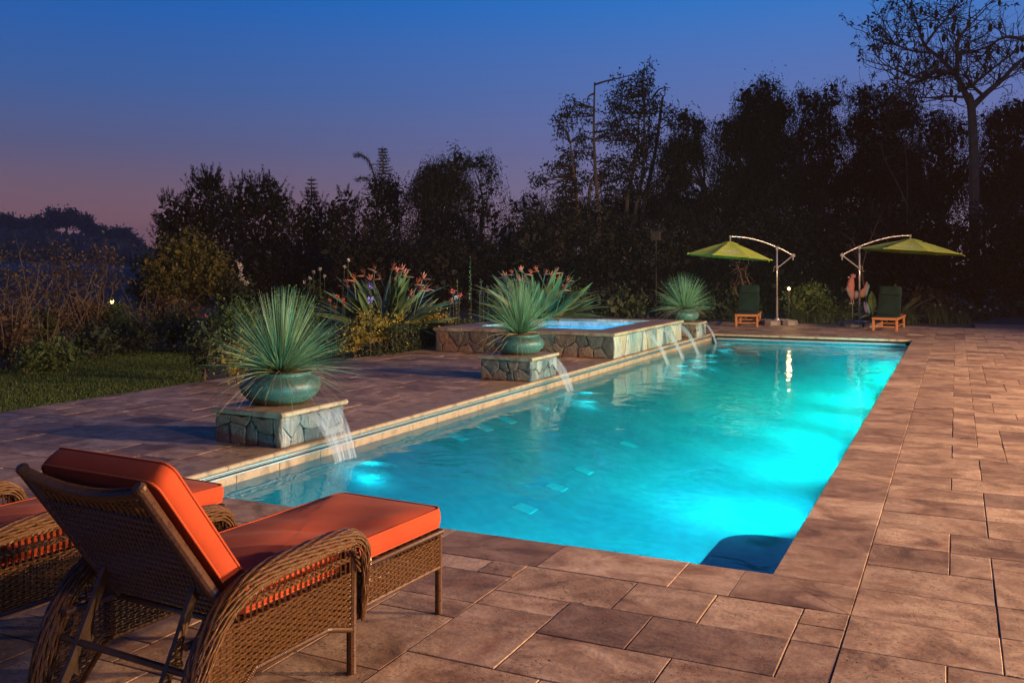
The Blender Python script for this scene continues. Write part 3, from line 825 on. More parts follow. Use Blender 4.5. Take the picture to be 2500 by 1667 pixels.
def make_lounger():
    t = thing('wicker_lounger', 'brown wicker lounger with orange cushions in front, its whole woven backrest in view', 'lounger', (-2.455, 3.76, 0), R(-3.4), 'wicker loungers by the near pool end')
    hw = .305
    # --- seat frame and deck
    b = MB()
    for sx in (-1, 1): wrapped(b, [(sx*hw, 0, .374), (sx*hw, -1.50, .374)], .013, 8)
    wrapped(b, [(-hw, 0, .374), (hw, 0, .374)], .013, 8)
    b.tube([(-hw, -1.28, .37), (hw, -1.28, .37)], .012, 8)
    b.build('seat_frame', mat['wicker'], t)
    b = MB()
    for k in range(44):
        y = -.02-k*.028; xs_ = np.linspace(-hw, hw, 22)
        b.tube(np.c_[xs_, np.full(22, y), .376+.004*np.where((np.arange(22)+k) % 2, 1, -1)], .005, 4)
    for k in range(21):
        x = -hw+.03*k; b.tube([(x, 0, .376), (x, -1.28, .376)], .004, 4)
    kind(b.build('seat_weave', mat['wicker'], t), 'stuff')
    # --- apron
    b = MB()
    def weave_wall(p0, p1, zlo, zhi, row=.0105, stake=.028, r=.0042):
        p0, p1 = np.array(p0), np.array(p1); L = np.linalg.norm(p1-p0); u = (p1-p0)/L; nrm = np.array((u[1], -u[0]))
        ns = int(L/stake); q = np.linspace(0, L, ns*2+1)
        for k in range(int((zhi-zlo)/row)):
            ph = np.sin(np.arange(ns*2+1)*PI/2*1.0+(PI if k % 2 else 0)+PI/4)
            w_ = rng.normal(0, .0006, len(q))
            P = p0+u*q[:, None]+nrm*(ph*.0042)[:, None]
            b.tube(np.c_[P, zlo+k*row+w_], r, 5)
        for k in range(ns+1):
            P = p0+u*(k*L/ns); b.tube([(P[0], P[1], zlo), (P[0], P[1], zhi)], .0045, 4)
    for sx in (-1, 1): weave_wall((sx*(hw+.004), -.012), (sx*(hw+.004), -1.30), .222, .366)
    weave_wall((hw-.01, .004), (-hw+.01, .004), .222, .366)
    kind(b.build('apron_weave', mat['wicker'], t), 'stuff')
    b = MB()
    for sx in (-1, 1): b.tube([(sx*(hw+.004), -.01, .216), (sx*(hw+.004), -1.30, .216)], .008, 6)
    b.tube([(hw, .004, .216), (-hw, .004, .216)], .008, 6); b.build('lower_rail', mat['wicker'], t)
    # --- legs
    for sx in (-1, 1):
        b = MB(); wrapped(b, [(sx*(hw-.004), -.022, 0), (sx*(hw-.004), -.022, .37)], .0165, 10); b.build('leg', mat['wicker'], t)
        b = MB(); wrapped(b, [(sx*(hw+.045), -.715, 0), (sx*(hw+.045), -.715, .20), (sx*(hw+.045), -.71, .47)], .019, 10); b.build('leg', mat['wicker'], t)
    # --- arms
    prof = smooth_path([(-.672, .20), (-.668, .34), (-.676, .46), (-.715, .527), (-.80, .548), (-1.0, .548), (-1.2, .538), (-1.33, .505), (-1.44, .42), (-1.515, .28), (-1.555, .12), (-1.57, .012)], 90)
    for sx in (-1, 1):
        X = sx*(hw+.055)
        arm = MB()
        # rolled rim of parallel strands that twist slowly
        ln = np.r_[0, np.cumsum(np.linalg.norm(np.diff(prof, axis=0), axis=1))]
        Tn = np.gradient(prof, axis=0); Tn /= np.linalg.norm(Tn, axis=1)[:, None]
        N = np.c_[-Tn[:, 1], Tn[:, 0]]          # in-plane normal
        cen = prof.mean(0)
        for k in range(22):
            al = PI*(k/21)*1.45-.75
            rad = (.040+.0030*np.sin(ln*46+k*PI*.9))*np.clip(.3+ln/.27*.7, .3, 1)
            # half roll that leans outwards
            wv = al+.085*np.sin(ln*46+k*2.4)
            off_x = sx*(np.cos(wv)*rad+.004)
            off_n = np.sin(wv)*rad*.85
            sgn = -1.0
            P = np.c_[X+off_x, prof[:, 0]-sgn*0+(-N[:, 0])*off_n*1.0, prof[:, 1]+(-N[:, 1])*off_n*1.0]
            arm.tube(P, .0049, 5)
        # inner braid
        for k in range(3):
            ph = ln*70+k*2*PI/3
            P = np.c_[X+sx*.020*np.cos(ph)*.5+sx*.012, prof[:, 0]+N[:, 0]*(.034+.008*np.sin(ph)), prof[:, 1]+N[:, 1]*(.034+.008*np.sin(ph))]
            arm.tube(P[12:], .0052, 5)
        kind(arm.build('arm_rim', mat['wicker'], t), 'stuff')
        # side panel
        pan = MB()
        def ztop(y):   # inside of the rim
            j = np.argmin(np.abs(prof[22:, 0]-y)); return prof[22+j, 1]-.02
        def zbot(y):
            if y > -.86: return .172+.058*(-(y+.69))/.17
            if y > -1.24: return .23
            return max(.02, .23-.21*((-(y+1.24))/.20)**1.3) if y > -1.44 else .02
        ygrid = np.arange(-.70, -1.57, -.014)
        X1 = sx*(hw+.050)
        zt_ = np.array([ztop(y) for y in ygrid]); zb_ = np.array([zbot(y) for y in ygrid])
        rows = list(np.arange(.03, .405, .0108))+[.452, .458, .464]
        for k, z in enumerate(rows):
            slope = 0.0
            ok = (zt_ > z) & (zb_ < z)
            i = 0
            while i < len(ygrid):
                if not ok[i]: i += 1; continue
                j = i
                while j+1 < len(ygrid) and ok[j+1]: j += 1
                if j-i >= 3:
                    ii = np.arange(i, j+1)
                    ph = np.where(((ii//2)+k) % 2, 1, -1)*np.where(ii % 2, 1, .2)
                    zz = z+rng.normal(0, .0008, len(ii))
                    if k >= len(rows)-3: zz = .456+.010*np.sin(ii*.9+k*2.1); 
                    pan.tube(np.c_[X1+.0048*ph, ygrid[ii], zz], .0044, 5)
                i = j+1
        for i in range(0, len(ygrid), 2):
            if zt_[i]-zb_[i] > .03:
                pan.tube([(X1, ygrid[i], zb_[i]), (X1, ygrid[i]-.002, zt_[i])], .0044, 4)
        kind(pan.build('arm_weave', mat['wicker'], t), 'stuff')
        b = MB(); yb = np.linspace(-.70, -1.43, 40)
        wrapped(b, np.c_[np.full(40, X1), yb, [zbot(y)-.008 for y in yb]], .011, 8, .007); b.build('arm_lower_rail', mat['wicker'], t)
    # --- backrest
    an = R(54.4); hy, hz = -1.295, .40; L = .63
    dirb = np.array((0, -math.cos(an), math.sin(an))); nb_ = np.array((0, math.sin(an), math.cos(an)))   # front normal
    def bp(x, s_, n_): return np.array((x, hy, hz))+dirb*s_+nb_*n_
    b = MB()
    for sx in (-1, 1):
        b = MB(); wrapped(b, [bp(sx*.29, -.02, 0), bp(sx*.29, L, 0)], .0195, 10, .0065, .0013); b.build('backrest_side_rail', mat['wicker'], t)
    b = MB(); xs_ = np.linspace(-.285, .285, 16)
    wrapped(b, [bp(x, L-.012-.035*(1-(x/.285)**2), -.012*(1-(x/.285)**2)) for x in xs_], .0195, 10, .006, .0012)
    b.build('backrest_top_rail', mat['wicker'], t)
    b = MB()
    for sx in (-1, 1):
        b = MB(); q = bp(sx*.29, L, 0); b.tube([q, q+dirb*.012, q+dirb*.02], [.0215, .0215, .013], 12); b.build('rail_cap', mat['bronze'], t)
    b = MB()
    nxs = 19
    for k in range(nxs):
        x = -.265+.53*k/(nxs-1)
        for q in (-.004, .004): b.tube([bp(x+q, 0, 0), bp(x+q, L-.05, -.004)], .0042, 4)
    rowsb = [s_ for s_ in np.arange(.02, L-.14, .031)]
    for k, s_ in enumerate(rowsb):
        xx = np.linspace(-.285, .285, 58)
        for h in (0, 1, 2):
            ph = xx*2*PI/.059+h*2*PI/3+k*.9
            b.tube(np.array([bp(x, s_+.0115*math.sin(p), -.003+.009*math.cos(p)) for x, p in zip(xx, ph)]), .0055, 5)
    for k in range(17):     # slanted slats of the open top band
        x = -.27+.033*k
        for q in (0, .008): b.tube([bp(x+q, L-.15, .002), bp(x+q-.028, L-.075, .004)], .0046, 4)
    for s_ in (L-.075, L-.06, L-.15):
        xx = np.linspace(-.285, .285, 50)
        for h in (0, 1):
            ph = xx*2*PI/.045+h*PI
            b.tube(np.array([bp(x, s_+.006*math.sin(p)-.02*(1-(x/.285)**2)*(s_ > L-.1), .006*math.cos(p)) for x, p in zip(xx, ph)]), .0045, 5)
    kind(b.build('backrest_weave', mat['wicker'], t), 'stuff')
    # --- support racks, cross bar
    for sx in (-1, 1):
        x = sx*.225; p0 = np.array((-1.385, .515)); p1 = np.array((-1.63, .03))
        u = (p1-p0)/np.linalg.norm(p1-p0); nn = np.array((-u[1], u[0]))
        if nn[0] < 0: nn = -nn
        Lr = np.linalg.norm(p1-p0)
        outl = []; 
        outl += [p0+nn*.014-u*.012, p0-nn*.014-u*.012]
        for s_ in np.linspace(.05, Lr, 5): outl.append(p0+u*s_-nn*(.014+.004*math.sin(s_*20)))
        outl.append(p1+nn*.012)
        for s0 in (.45, .34, .23):      # hooks
            outl += [p0+u*(s0+.035)+nn*.016, p0+u*(s0+.012)+nn*.020, p0+u*(s0+.020)+nn*.046, p0+u*(s0+.004)+nn*.052, p0+u*(s0-.012)+nn*.034, p0+u*(s0-.030)+nn*.018]
        n = len(outl); b = MB()
        V = [(x+q, o[0], o[1]) for q in (-.009, .009) for o in outl]
        # triangulated cap through bmesh for the concave outline
        import bmesh
        bm = bmesh.new(); vs = [bm.verts.new(v) for v in V]
        f1 = bm.faces.new(vs[:n][::-1]); f2 = bm.faces.new(vs[n:])
        for i in range(n): bm.faces.new((vs[i], vs[(i+1) % n], vs[n+(i+1) % n], vs[n+i]))
        bmesh.ops.triangulate(bm, faces=[f1, f2])
        me = bpy.data.meshes.new('support_rack'); bm.to_mesh(me); bm.free()
        link('support_rack', me, mat['bronze'], t)
        b = MB(); c_ = (x, p0[0], p0[1]); b.tube([(x-.02, *p0), (x+.02, *p0)], .009, 10); b.build('pivot_bolt', mat['bronze'], t)
    b = MB(); b.tube([(-.34, -1.50, .288), (.34, -1.50, .288)], .012, 8); b.build('cross_bar', mat['bronze'], t)
    b = MB(); b.tube([(x, -1.575+.05*(1-(x/.33)**2), .10) for x in np.linspace(-.345, .345, 12)], .011, 8); b.build('lower_bow', mat['bronze'], t)
    # --- cushions
    cb, pp = cushion(.60, 1.285, .086, .011, 3)
    c = cb.build('seat_cushion', mat['orange'], t, True); c.location = (0, .018, .394)
    pp.build('piping', mat['piping'], c, True)
    cb, pp = cushion(.585, .69, .085, .010, 8)
    c = cb.build('back_cushion', mat['orange'], t, True)
    # local y axis runs down the backrest
    top = bp(0, L-.02, .046)
    M_ = Matrix(((1, 0, 0, top[0]), (0, -dirb[1]*-1, nb_[1], top[1]), (0, dirb[2], nb_[2], top[2]), (0, 0, 0, 1)))
    c.matrix_local = M_
    pp.build('piping', mat['piping'], c, True)
    return t
lounger = make_lounger()
dup(lounger, 'brown wicker lounger with orange cushions, mostly hidden behind the other at the left edge', (-3.68, 3.67, 0), R(-4.2))

# ------------------------------------------------------------------ teak sun beds
def make_teak():
    t = thing('teak_sunbed', 'teak sunbed with dark green cushion beneath the left green umbrella', 'sunbed', (-5.0, 24.8, 0), R(8), 'teak sunbeds with green cushions')
    w, l, h = .60, 1.95, .30
    b = MB()
    for sx in (-1, 1): b.rbox((sx*(w/2-.018), l/2, h), (.036, l, .062), .006)
    b.rbox((0, .02, h), (w-.074, .036, .062), .006); b.rbox((0, l-.02, h), (w-.074, .036, .062), .006)
    b.build('frame', mat['teak'], t)
    for sx in (-1, 1):
        for y in (.06, l-.25):
            b = MB(); b.rbox((sx*(w/2-.03), y, (h-.033)/2), (.055, .05, h-.035), .006); b.build('leg', mat['teak'], t)
        b = MB(); b.rbox((sx*(w/2-.03), l/2-.1, .115), (.02, l-.36, .028), .004); b.build('stretcher', mat['teak'], t)
    for y in (.06, l-.25):
        b = MB(); b.rbox((0, y, .10), (w-.116, .022, .03), .004); b.build('stretcher', mat['teak'], t)
    for k in range(9):
        b = MB(); b.rbox((0, .11+k*.085, h+.008), (w-.076, .06, .016), .004); b.build('slat', mat['teak'], t)
    # tilted back
    an = R(62); hy = .92
    def q(s_, n_): return (hy+math.cos(an)*s_-math.sin(an)*n_, h+.02+math.sin(an)*s_+math.cos(an)*n_)
    rot = Matrix.Rotation(an, 3, 'X')
    b = MB()
    for sx in (-1, 1):
        y, z = q(.36, 0); b.rbox((sx*.24, y, z), (.03, .74, .03), .004, rot)
    for k in range(7):
        y, z = q(.06+k*.105, .005); b.rbox((0, y, z), (.45, .06, .014), .003, rot)
    b.build('back_frame', mat['teak'], t)
    cb, pp = cushion(.55, .93, .06, .012, 5); c = cb.build('seat_cushion', mat['green'], t, True); c.location = (0, .95, h+.018)
    cb, pp = cushion(.55, .80, .06, .012, 6); c = cb.build('back_cushion', mat['green'], t, True)
    y, z = q(.80, .055); c.matrix_local = Matrix.Translation((0, y, z)) @ Matrix.Rotation(an, 4, 'X')
    b2, pp = cushion(.52, .24, .05, .02, 9); p = b2.build('head_pillow', mat['green'], c, True); p.location = (0, -.015, .062)
    return t
teak = make_teak()
dup(teak, 'teak sunbed with dark green cushion beneath the right green umbrella', (-1.60, 24.66, 0), R(-3))

# ------------------------------------------------------------------ umbrellas
def make_umbrella():
    """pole at the origin; the arm reaches to -x"""
    t = thing('cantilever_umbrella', 'lime green cantilever umbrella hanging left of its pole, canopy tipped down towards the pole', 'umbrella', (-4.455, 26.2, 0), YAW+R(4), 'lime green cantilever umbrellas')
    for k in range(4):
        a = PI/4+k*PI/2
        b = MB(); ring = [(.05, .05), (.36, .03), (.46, .14), (.46, .34), (.34, .46), (.14, .46), (.03, .36)]
        ca, sa = math.cos(k*PI/2), math.sin(k*PI/2)
        n = len(ring); P = [(x*ca-y*sa, x*sa+y*ca) for x, y in ring]
        V = [(x, y, 0) for x, y in P]+[(x, y, .10) for x, y in P]+[(x*.93+.02*math.cos(a), y*.93+.02*math.sin(a), .135) for x, y in P]
        b.add(V, [tuple(range(2*n, 3*n))]+[(r_*n+i, r_*n+(i+1) % n, (r_+1)*n+(i+1) % n, (r_+1)*n+i) for r_ in (0, 1) for i in range(n)])
        b.build('base_weight', mat['plastic'], t)
    b = MB(); b.lathe([(.10, .13), (.095, .155), (.05, .17), (.032, .18)], 20); b.build('pole_collar', mat['steel'], t)
    b = MB(); b.tube([(0, 0, .1), (0, 0, .78)], .030, 14); b.build('lower_pole', mat['plastic'], t)
    b = MB(); b.tube([(0, 0, .75), (0, 0, 2.17)], .0235, 14); b.build('pole', mat['steel'], t, True)
    b = MB(); b.rbox((0, 0, 1.60), (.06, .06, .16), .01); b.build('bracket', mat['plastic'], t)
    b = MB(); b.rbox((0, 0, 2.16), (.085, .06, .10), .01); b.build('bracket', mat['plastic'], t)
    b = MB(); b.tube(smooth_path([(.45, 0, 1.95), (.22, 0, 2.08), (0, 0, 2.185), (-.35, 0, 2.32), (-.75, 0, 2.43), (-1.1, 0, 2.475), (-1.31, 0, 2.48)], 30), .019, 10); b.build('arm', mat['steel'], t, True)
    b = MB(); b.tube([(.44, 0, 1.94), (.02, 0, 1.60)], .016, 8); b.build('strut', mat['steel'], t)
    b = MB(); b.tube([(.45, -.045, 1.95), (.45, .045, 1.95)], .052, 16); b.rbox((.45, 0, 1.86), (.035, .03, .10), .006); b.build('arm_joint', mat['plastic'], t)
    b = MB(); b.tube([(-.03, -.01, 1.64), (-.075, -.01, 1.64), (-.09, -.01, 1.58), (-.085, -.01, 1.52)], .010, 6); b.tube([(-.085, -.01, 1.53), (-.115, -.01, 1.50)], .012, 6); b.build('crank_handle', mat['plastic'], t)
    b = MB(); b.tube([(-1.31, 0, 2.50), (-1.31, 0, 2.30)], .022, 10); b.rbox((-1.31, 0, 2.48), (.06, .05, .06), .01); b.build('hanger', mat['plastic'], t)
    # canopy: eight gores, each sagging between its ribs
    RR, drop = 1.20, .44; rot0 = R(8)
    def cp(a, r):
        sec = (a-rot0) % (PI/4); e = math.cos(PI/8)/math.cos(sec-PI/8)      # straight hem between ribs
        sag = .035*math.sin(r*PI)*math.sin(sec*8/2)*r
        hem = 1-.03*r**3*math.sin(sec*4)
        rad = RR*r*(1-(1-e)*1.0)*hem
        return np.array((rad*math.cos(a), rad*math.sin(a), -drop*r**1.15-sag))
    A = np.linspace(rot0, rot0+2*PI, 65)[:-1]; rr_ = np.linspace(.055, 1, 9)
    b = MB(); up = np.array([[cp(a, r) for a in A] for r in rr_]); lo = up-np.array((0, 0, .004))
    b.grid(np.concatenate([up, lo[::-1]]), closed=True)
    can = b.build('canopy', mat['lime'], t, False)
    tilt = Matrix.Translation((-1.31, 0, 2.335)) @ Matrix.Rotation(R(5.0), 4, 'Y')
    can.matrix_local = tilt
    b = MB(); v2 = np.array([[cp(a, r)+np.array((0, 0, .022)) for a in A] for r in (.05, .12, .20)]); b.grid(np.concatenate([v2, (v2-np.array((0, 0, .004)))[::-1]]), closed=True)
    b.build('vent_cap', mat['lime'], can)
    for k in range(8):
        a = rot0+k*PI/4
        b = MB(); b.tube([cp(a, r)+np.array((0, 0, -.014)) for r in (.06, .35, .7, .985)], .009, 6); b.build('rib', mat['plastic'], can)
        b = MB(); b.tube([cp(a, .97), cp(a, 1.015)], .013, 6); b.build('rib_tip', mat['lime'], can)
    # printed name and small winged emblem on the front gore
    kf = None; best = 9
    for k in range(8):
        am = rot0+(k+.5)*PI/4
        d_ = abs(((am+PI/2-.0)+PI) % (2*PI)-PI)
        if d_ < best: best, kf = d_, k
    am = rot0+(kf+.5)*PI/4
    P0, P1 = cp(am, .35), cp(am, .95); down = (P1-P0)/np.linalg.norm(P1-P0)
    side = np.array((-math.sin(am), math.cos(am), 0)); nrm = np.cross(side, -down); nrm *= np.sign(nrm[2])
    def text(body, size, r, shift=0):
        cu = bpy.data.curves.new('lettering', 'FONT'); cu.body = body; cu.size = size; cu.align_x = 'CENTER'; cu.align_y = 'CENTER'; cu.resolution_u = 2; cu.extrude = .0008; cu.offset = .0012
        o_ = bpy.data.objects.new('lettering', cu); COL.objects.link(o_)
        me = bpy.data.meshes.new_from_object(o_.evaluated_get(bpy.context.evaluated_depsgraph_get()))
        bpy.data.objects.remove(o_); bpy.data.curves.remove(cu)
        V = np.empty(len(me.vertices)*3); me.vertices.foreach_get('co', V); V = V.reshape(-1, 3)
        c_ = cp(am, r)+nrm*.004
        # wrap onto the gore so the print follows its sag
        out = []
        for x, y, z in V:
            p = c_+side*x+(-down)*y
            ra = math.atan2(p[1], p[0]); rq = math.hypot(p[0], p[1])
            lo_, hi_ = .05, 1.0
            for _ in range(18):
                md = (lo_+hi_)/2; g = cp(ra, md)
                if math.hypot(g[0], g[1]) < rq: lo_ = md
                else: hi_ = md
            g = cp(ra, lo_); out.append(g+nrm*(.004+z))
        me.vertices.foreach_set('co', np.array(out, np.float32).reshape(-1)); me.update()
        link('lettering', me, mat['print'], can)
    text('TEQUILA', .055, .60); text('PATRÓN', .13, .72)
    b = MB(); c_ = cp(am, .865)+nrm*.006
    def pl(pts): b.poly([c_+side*x-down*y for x, y in pts])
    pl([(-.02, .0), (0, .045), (.02, 0), (0, -.045)])
    for s_ in (-1, 1): pl([(s_*.022, .012), (s_*.15, .02), (s_*.17, .004), (s_*.022, -.012)][::s_])
    b.build('emblem', mat['print'], can)
    t.scale = (1, 1, .972)
    return t
umb = make_umbrella()
u2 = dup(umb, 'lime green cantilever umbrella hanging right of its pole, canopy rising away from the pole', (-2.33, 26.3, 0))
# the second is the same model turned round; its canopy is turned back so that the print faces the pool
u2.rotation_euler = (0, 0, YAW+PI-R(5))
for c in u2.children:
    if c.name.startswith('canopy'):
        c.matrix_local = Matrix.Translation((-1.36, 0, 2.385)) @ Matrix.Rotation(R(-4.5), 4, 'Y') @ Matrix.Rotation(PI-R(10), 4, 'Z')
        c.scale = (1.12, 1.12, .8)
# ------------------------------------------------------------------ vegetation builders
def a2(x, y, d): return np.array(at(x*1.0629, y*1.0629, d))
def unit(v): return v/(np.linalg.norm(v, axis=-1, keepdims=True)+1e-9)
def leaf_q(P, D, L, Wd):
    """n rhombic leaves: base P, direction D, length L, width Wd"""
    n = len(P); L = np.broadcast_to(L, (n,))[:, None]; Wd = np.broadcast_to(Wd, (n,))[:, None]
    sd = unit(np.cross(D, rng.normal(size=(n, 3))))
    mid = P+D*L*.45
    return np.stack([P, mid+sd*Wd/2, P+D*L, mid-sd*Wd/2], 1)
def in_lobes(lobes, n, shell=.5, top=False):
    vol = np.array([l[3]*l[4]*l[5] for l in lobes])**.75
    idx = rng.choice(len(lobes), n, p=vol/vol.sum()); Lb = np.array(lobes)[idx]
    d = unit(rng.normal(size=(n, 3)))
    if top: d[:, 2] = np.abs(d[:, 2])*1.0-.25; d = unit(d)
    r = rng.uniform(shell**3, 1, n)**(1/3)
    return Lb[:, :3]+d*r[:, None]*Lb[:, 3:6], d
def clumps(lobes, nc, per, rad, L, Wd, droop=0., shell=.45, up=0.):
    C, d = in_lobes(lobes, nc, shell)
    k = rng.integers(int(per*.5), int(per*1.5)+1, nc)
    I = np.repeat(np.arange(nc), k); n = len(I)
    P = C[I]+rng.normal(size=(n, 3))*rad*rng.uniform(.6, 1.4, nc)[I][:, None]
    D = unit(rng.normal(size=(n, 3))+d[I]*.5+np.array((0, 0, up-droop)))
    return leaf_q(P, D, L*rng.uniform(.6, 1.3, n), Wd*rng.uniform(.7, 1.3, n)), C
def weep(lobes, nc, strands, lmin, lmax, step, L, Wd, shell=.55):
    C, d = in_lobes(lobes, nc, shell, top=True)
    I = np.repeat(np.arange(nc), strands); n = len(I)
    S0 = C[I]+rng.normal(size=(n, 3))*.16
    ln = rng.uniform(lmin, lmax, n)*rng.uniform(.5, 1.2, nc)[I]
    out = unit(d[I]*np.array((1, 1, .3))+rng.normal(size=(n, 3))*.4)
    k = np.maximum(2, (ln/step).astype(int)); J = np.repeat(np.arange(n), k)
    q = np.concatenate([np.linspace(0, 1, a) for a in k])[:, None]
    l = ln[J][:, None]
    P = S0[J]+out[J]*l*.28*np.sqrt(q)-np.array((0, 0, 1.))*l*q**1.3*.9
    P[:, 2:] += .10*np.sqrt(q)*(1-q)
    D = unit(rng.normal(size=(len(J), 3))*.55+np.array((0, 0, -1.)))
    return leaf_q(P, D, L*rng.uniform(.6, 1.3, len(J)), Wd), C
def needles(lobes, ns, per, L, Wd, shell=.6, upw=1.0):
    C, d = in_lobes(lobes, ns, shell)
    D0 = unit(d*.8+np.array((0, 0, upw))+rng.normal(size=d.shape)*.25)
    I = np.repeat(np.arange(ns), per); n = len(I)
    q = rng.uniform(0, 1, n)[:, None]; sl = rng.uniform(.35, .75, ns)[I][:, None]
    P = C[I]+D0[I]*q*sl
    D = unit(D0[I]*1.1+rng.normal(size=(n, 3))*.55)
    return leaf_q(P, D, L*(1.1-.5*q[:, 0]), Wd), C
def core(lobes, n, size, sc=.72):
    lb = [(a, b_, c, d*sc, e*sc, f*sc) for a, b_, c, d, e, f in lobes]
    P, d = in_lobes(lb, n, 0)
    D = unit(rng.normal(size=(n, 3)))
    return leaf_q(P, D, size*rng.uniform(.6, 1.3, n), size*.7)
def branch(b, p, q, r0, r1, wob=.06, n=7, k=5):
    p, q = np.array(p), np.array(q); L = np.linalg.norm(q-p)
    ts = np.linspace(0, 1, n)[:, None]; w = rng.normal(size=(n, 3))*wob*L; w[0] = w[-1] = 0
    w[1:-1] = (w[1:-1]+np.roll(w, 1, 0)[1:-1]+np.roll(w, -1, 0)[1:-1])/3
    P = p+(q-p)*ts+w
    b.tube(P, r0+(r1-r0)*ts[:, 0], k, cap=False); return P
def limbs(b, base, fork, lobes, r, C=None, twigs=40):
    """trunk to the fork, one limb to each lobe, twigs on to leaf clumps"""
    base, fork = np.array(base), np.array(fork)
    P = branch(b, base, fork, r, r*.62, .02, 9, 8)
    ends = []
    for l in lobes:
        l = np.array(l); e = l[:3]+np.array((0, 0, -l[5]*.2))
        s_ = P[rng.integers(5, 9)]
        ends.append(branch(b, s_, e, r*.42, r*.1, .07, 8, 5))
    if C is not None:
        for i in rng.choice(len(C), min(twigs, len(C)), replace=False):
            j = min(range(len(ends)), key=lambda q: np.linalg.norm(ends[q][-1]-C[i]))
            s_ = ends[j][rng.integers(3, 8)]
            branch(b, s_, C[i], r*.09, r*.03, .09, 6, 4)
def lobes_px(spec, d, depth=1.0):
    """lobes given as photo ellipses (x, y, half width, half height[, depth offset])"""
    out = []
    for s_ in spec:
        x, y, hw, hh = s_[:4]; dd = d+(s_[4] if len(s_) > 4 else 0)
        c = a2(x, y, dd); k = dd/FPX*1.0629
        out.append((*c, hw*k, hw*k*depth, hh*k))
    return out
def local(Q, base): return Q-np.array(base, dtype=float)
def tree(name, label, group, d, x, ybase, fork, spec, style, r=.18, crownmat='f_dark', bark='bark', dens=1.0, cat='tree', depth=.8, gz=None, skirt=True):
    base = a2(x, ybase, d); base[2] = -.06 if gz is None else gz
    if group == G and style in ('weep', 'pine', 'loose') and skirt:
        lo = max(q[1]+q[3]*.5 for q in spec); xs_ = [q[0] for q in spec]; y_ = lo
        while y_ < 690:
            for xx in np.arange(min(xs_), max(xs_)+1, 62): spec = spec+[(xx+rng.normal()*12, y_+rng.normal()*10, 46, 44, rng.normal()*.8)]
            y_ += 62
    lobes = lobes_px(spec, d, depth)
    t = thing(name, label, cat, base, 0, group)
    Lb = [(l[0]-base[0], l[1]-base[1], l[2]-base[2], *l[3:]) for l in lobes]
    fk = a2(fork[0], fork[1], d)-base
    vol = sum((l[3]*l[5]) for l in Lb)
    Q = []; C = None; f = min(1., max(.42, d/34)); cf = f**-1.35
    if style == 'weep':
        q, C = weep(Lb, int(46*vol*dens)+8, 10, .5, 1.5, .075, .13, .030); Q.append(q)
        q, _ = clumps(Lb, int(30*vol*dens)+5, 24, .20, .13, .05, .8, .2); Q.append(q)
        Q.append(core(Lb, int(175*vol*dens), .28, .72))
    elif style == 'gum':
        q, C = clumps(Lb, int(26*vol*dens)+6, 20, .17, .17, .05, 1.0, .35); Q.append(q)
        q, _ = weep(Lb, int(7*vol*dens)+3, 5, .3, .7, .085, .16, .04); Q.append(q)
    elif style == 'pine':
        q, C = needles(Lb, int(60*vol*dens)+8, 34, .20, .026); Q.append(q)
        Q.append(core(Lb, int(230*vol*dens), .27, .9))
    elif style == 'bush':
        q, C = clumps(Lb, int(60*vol*dens*cf)+10, 20, .13*f**.5, .13*f, .06*f, .1, .5); Q.append(q)
        Q.append(core(Lb, int(110*vol*dens*cf), .30*f, .8))
    elif style == 'loose':
        q, C = clumps(Lb, int(34*vol*dens*cf)+6, 14, .16*f**.5, .13*f, .06*f, .3, .3); Q.append(q)
    if style == 'loose' and group == G: Q.append(core(Lb, int(120*vol), .3, .75))
    b = MB(); limbs(b, (0, 0, 0), fk, Lb, r, C, 30); b.build('trunk', mat[bark], t)
    quads('crown', np.concatenate(Q), mat[crownmat], t)
    return t

# ------------------------------------------------------------------ the wood behind the terrace
G = 'trees standing behind the garden'
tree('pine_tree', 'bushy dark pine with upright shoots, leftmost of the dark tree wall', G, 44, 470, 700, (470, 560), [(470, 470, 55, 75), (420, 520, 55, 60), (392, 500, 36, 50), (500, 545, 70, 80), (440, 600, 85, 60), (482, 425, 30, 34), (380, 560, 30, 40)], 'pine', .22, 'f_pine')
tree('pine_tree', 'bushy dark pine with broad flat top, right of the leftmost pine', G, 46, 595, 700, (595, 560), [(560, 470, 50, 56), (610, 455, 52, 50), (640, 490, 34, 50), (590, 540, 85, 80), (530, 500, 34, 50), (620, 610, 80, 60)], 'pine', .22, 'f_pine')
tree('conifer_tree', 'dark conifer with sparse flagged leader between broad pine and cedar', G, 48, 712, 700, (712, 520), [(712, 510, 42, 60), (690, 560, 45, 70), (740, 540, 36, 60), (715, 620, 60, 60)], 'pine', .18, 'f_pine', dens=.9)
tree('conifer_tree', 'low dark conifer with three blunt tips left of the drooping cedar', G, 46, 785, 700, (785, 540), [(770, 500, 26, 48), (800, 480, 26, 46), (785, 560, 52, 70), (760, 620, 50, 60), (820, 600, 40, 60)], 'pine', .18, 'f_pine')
tree('cedar_tree', 'dark round cedar with a drooping side tip and thin spire', G, 45, 880, 700, (880, 540), [(880, 440, 45, 42), (905, 470, 38, 56), (860, 500, 40, 60), (885, 560, 62, 70), (870, 630, 60, 60), (930, 610, 40, 60)], 'loose', .2, 'f_dark', dens=3.0)
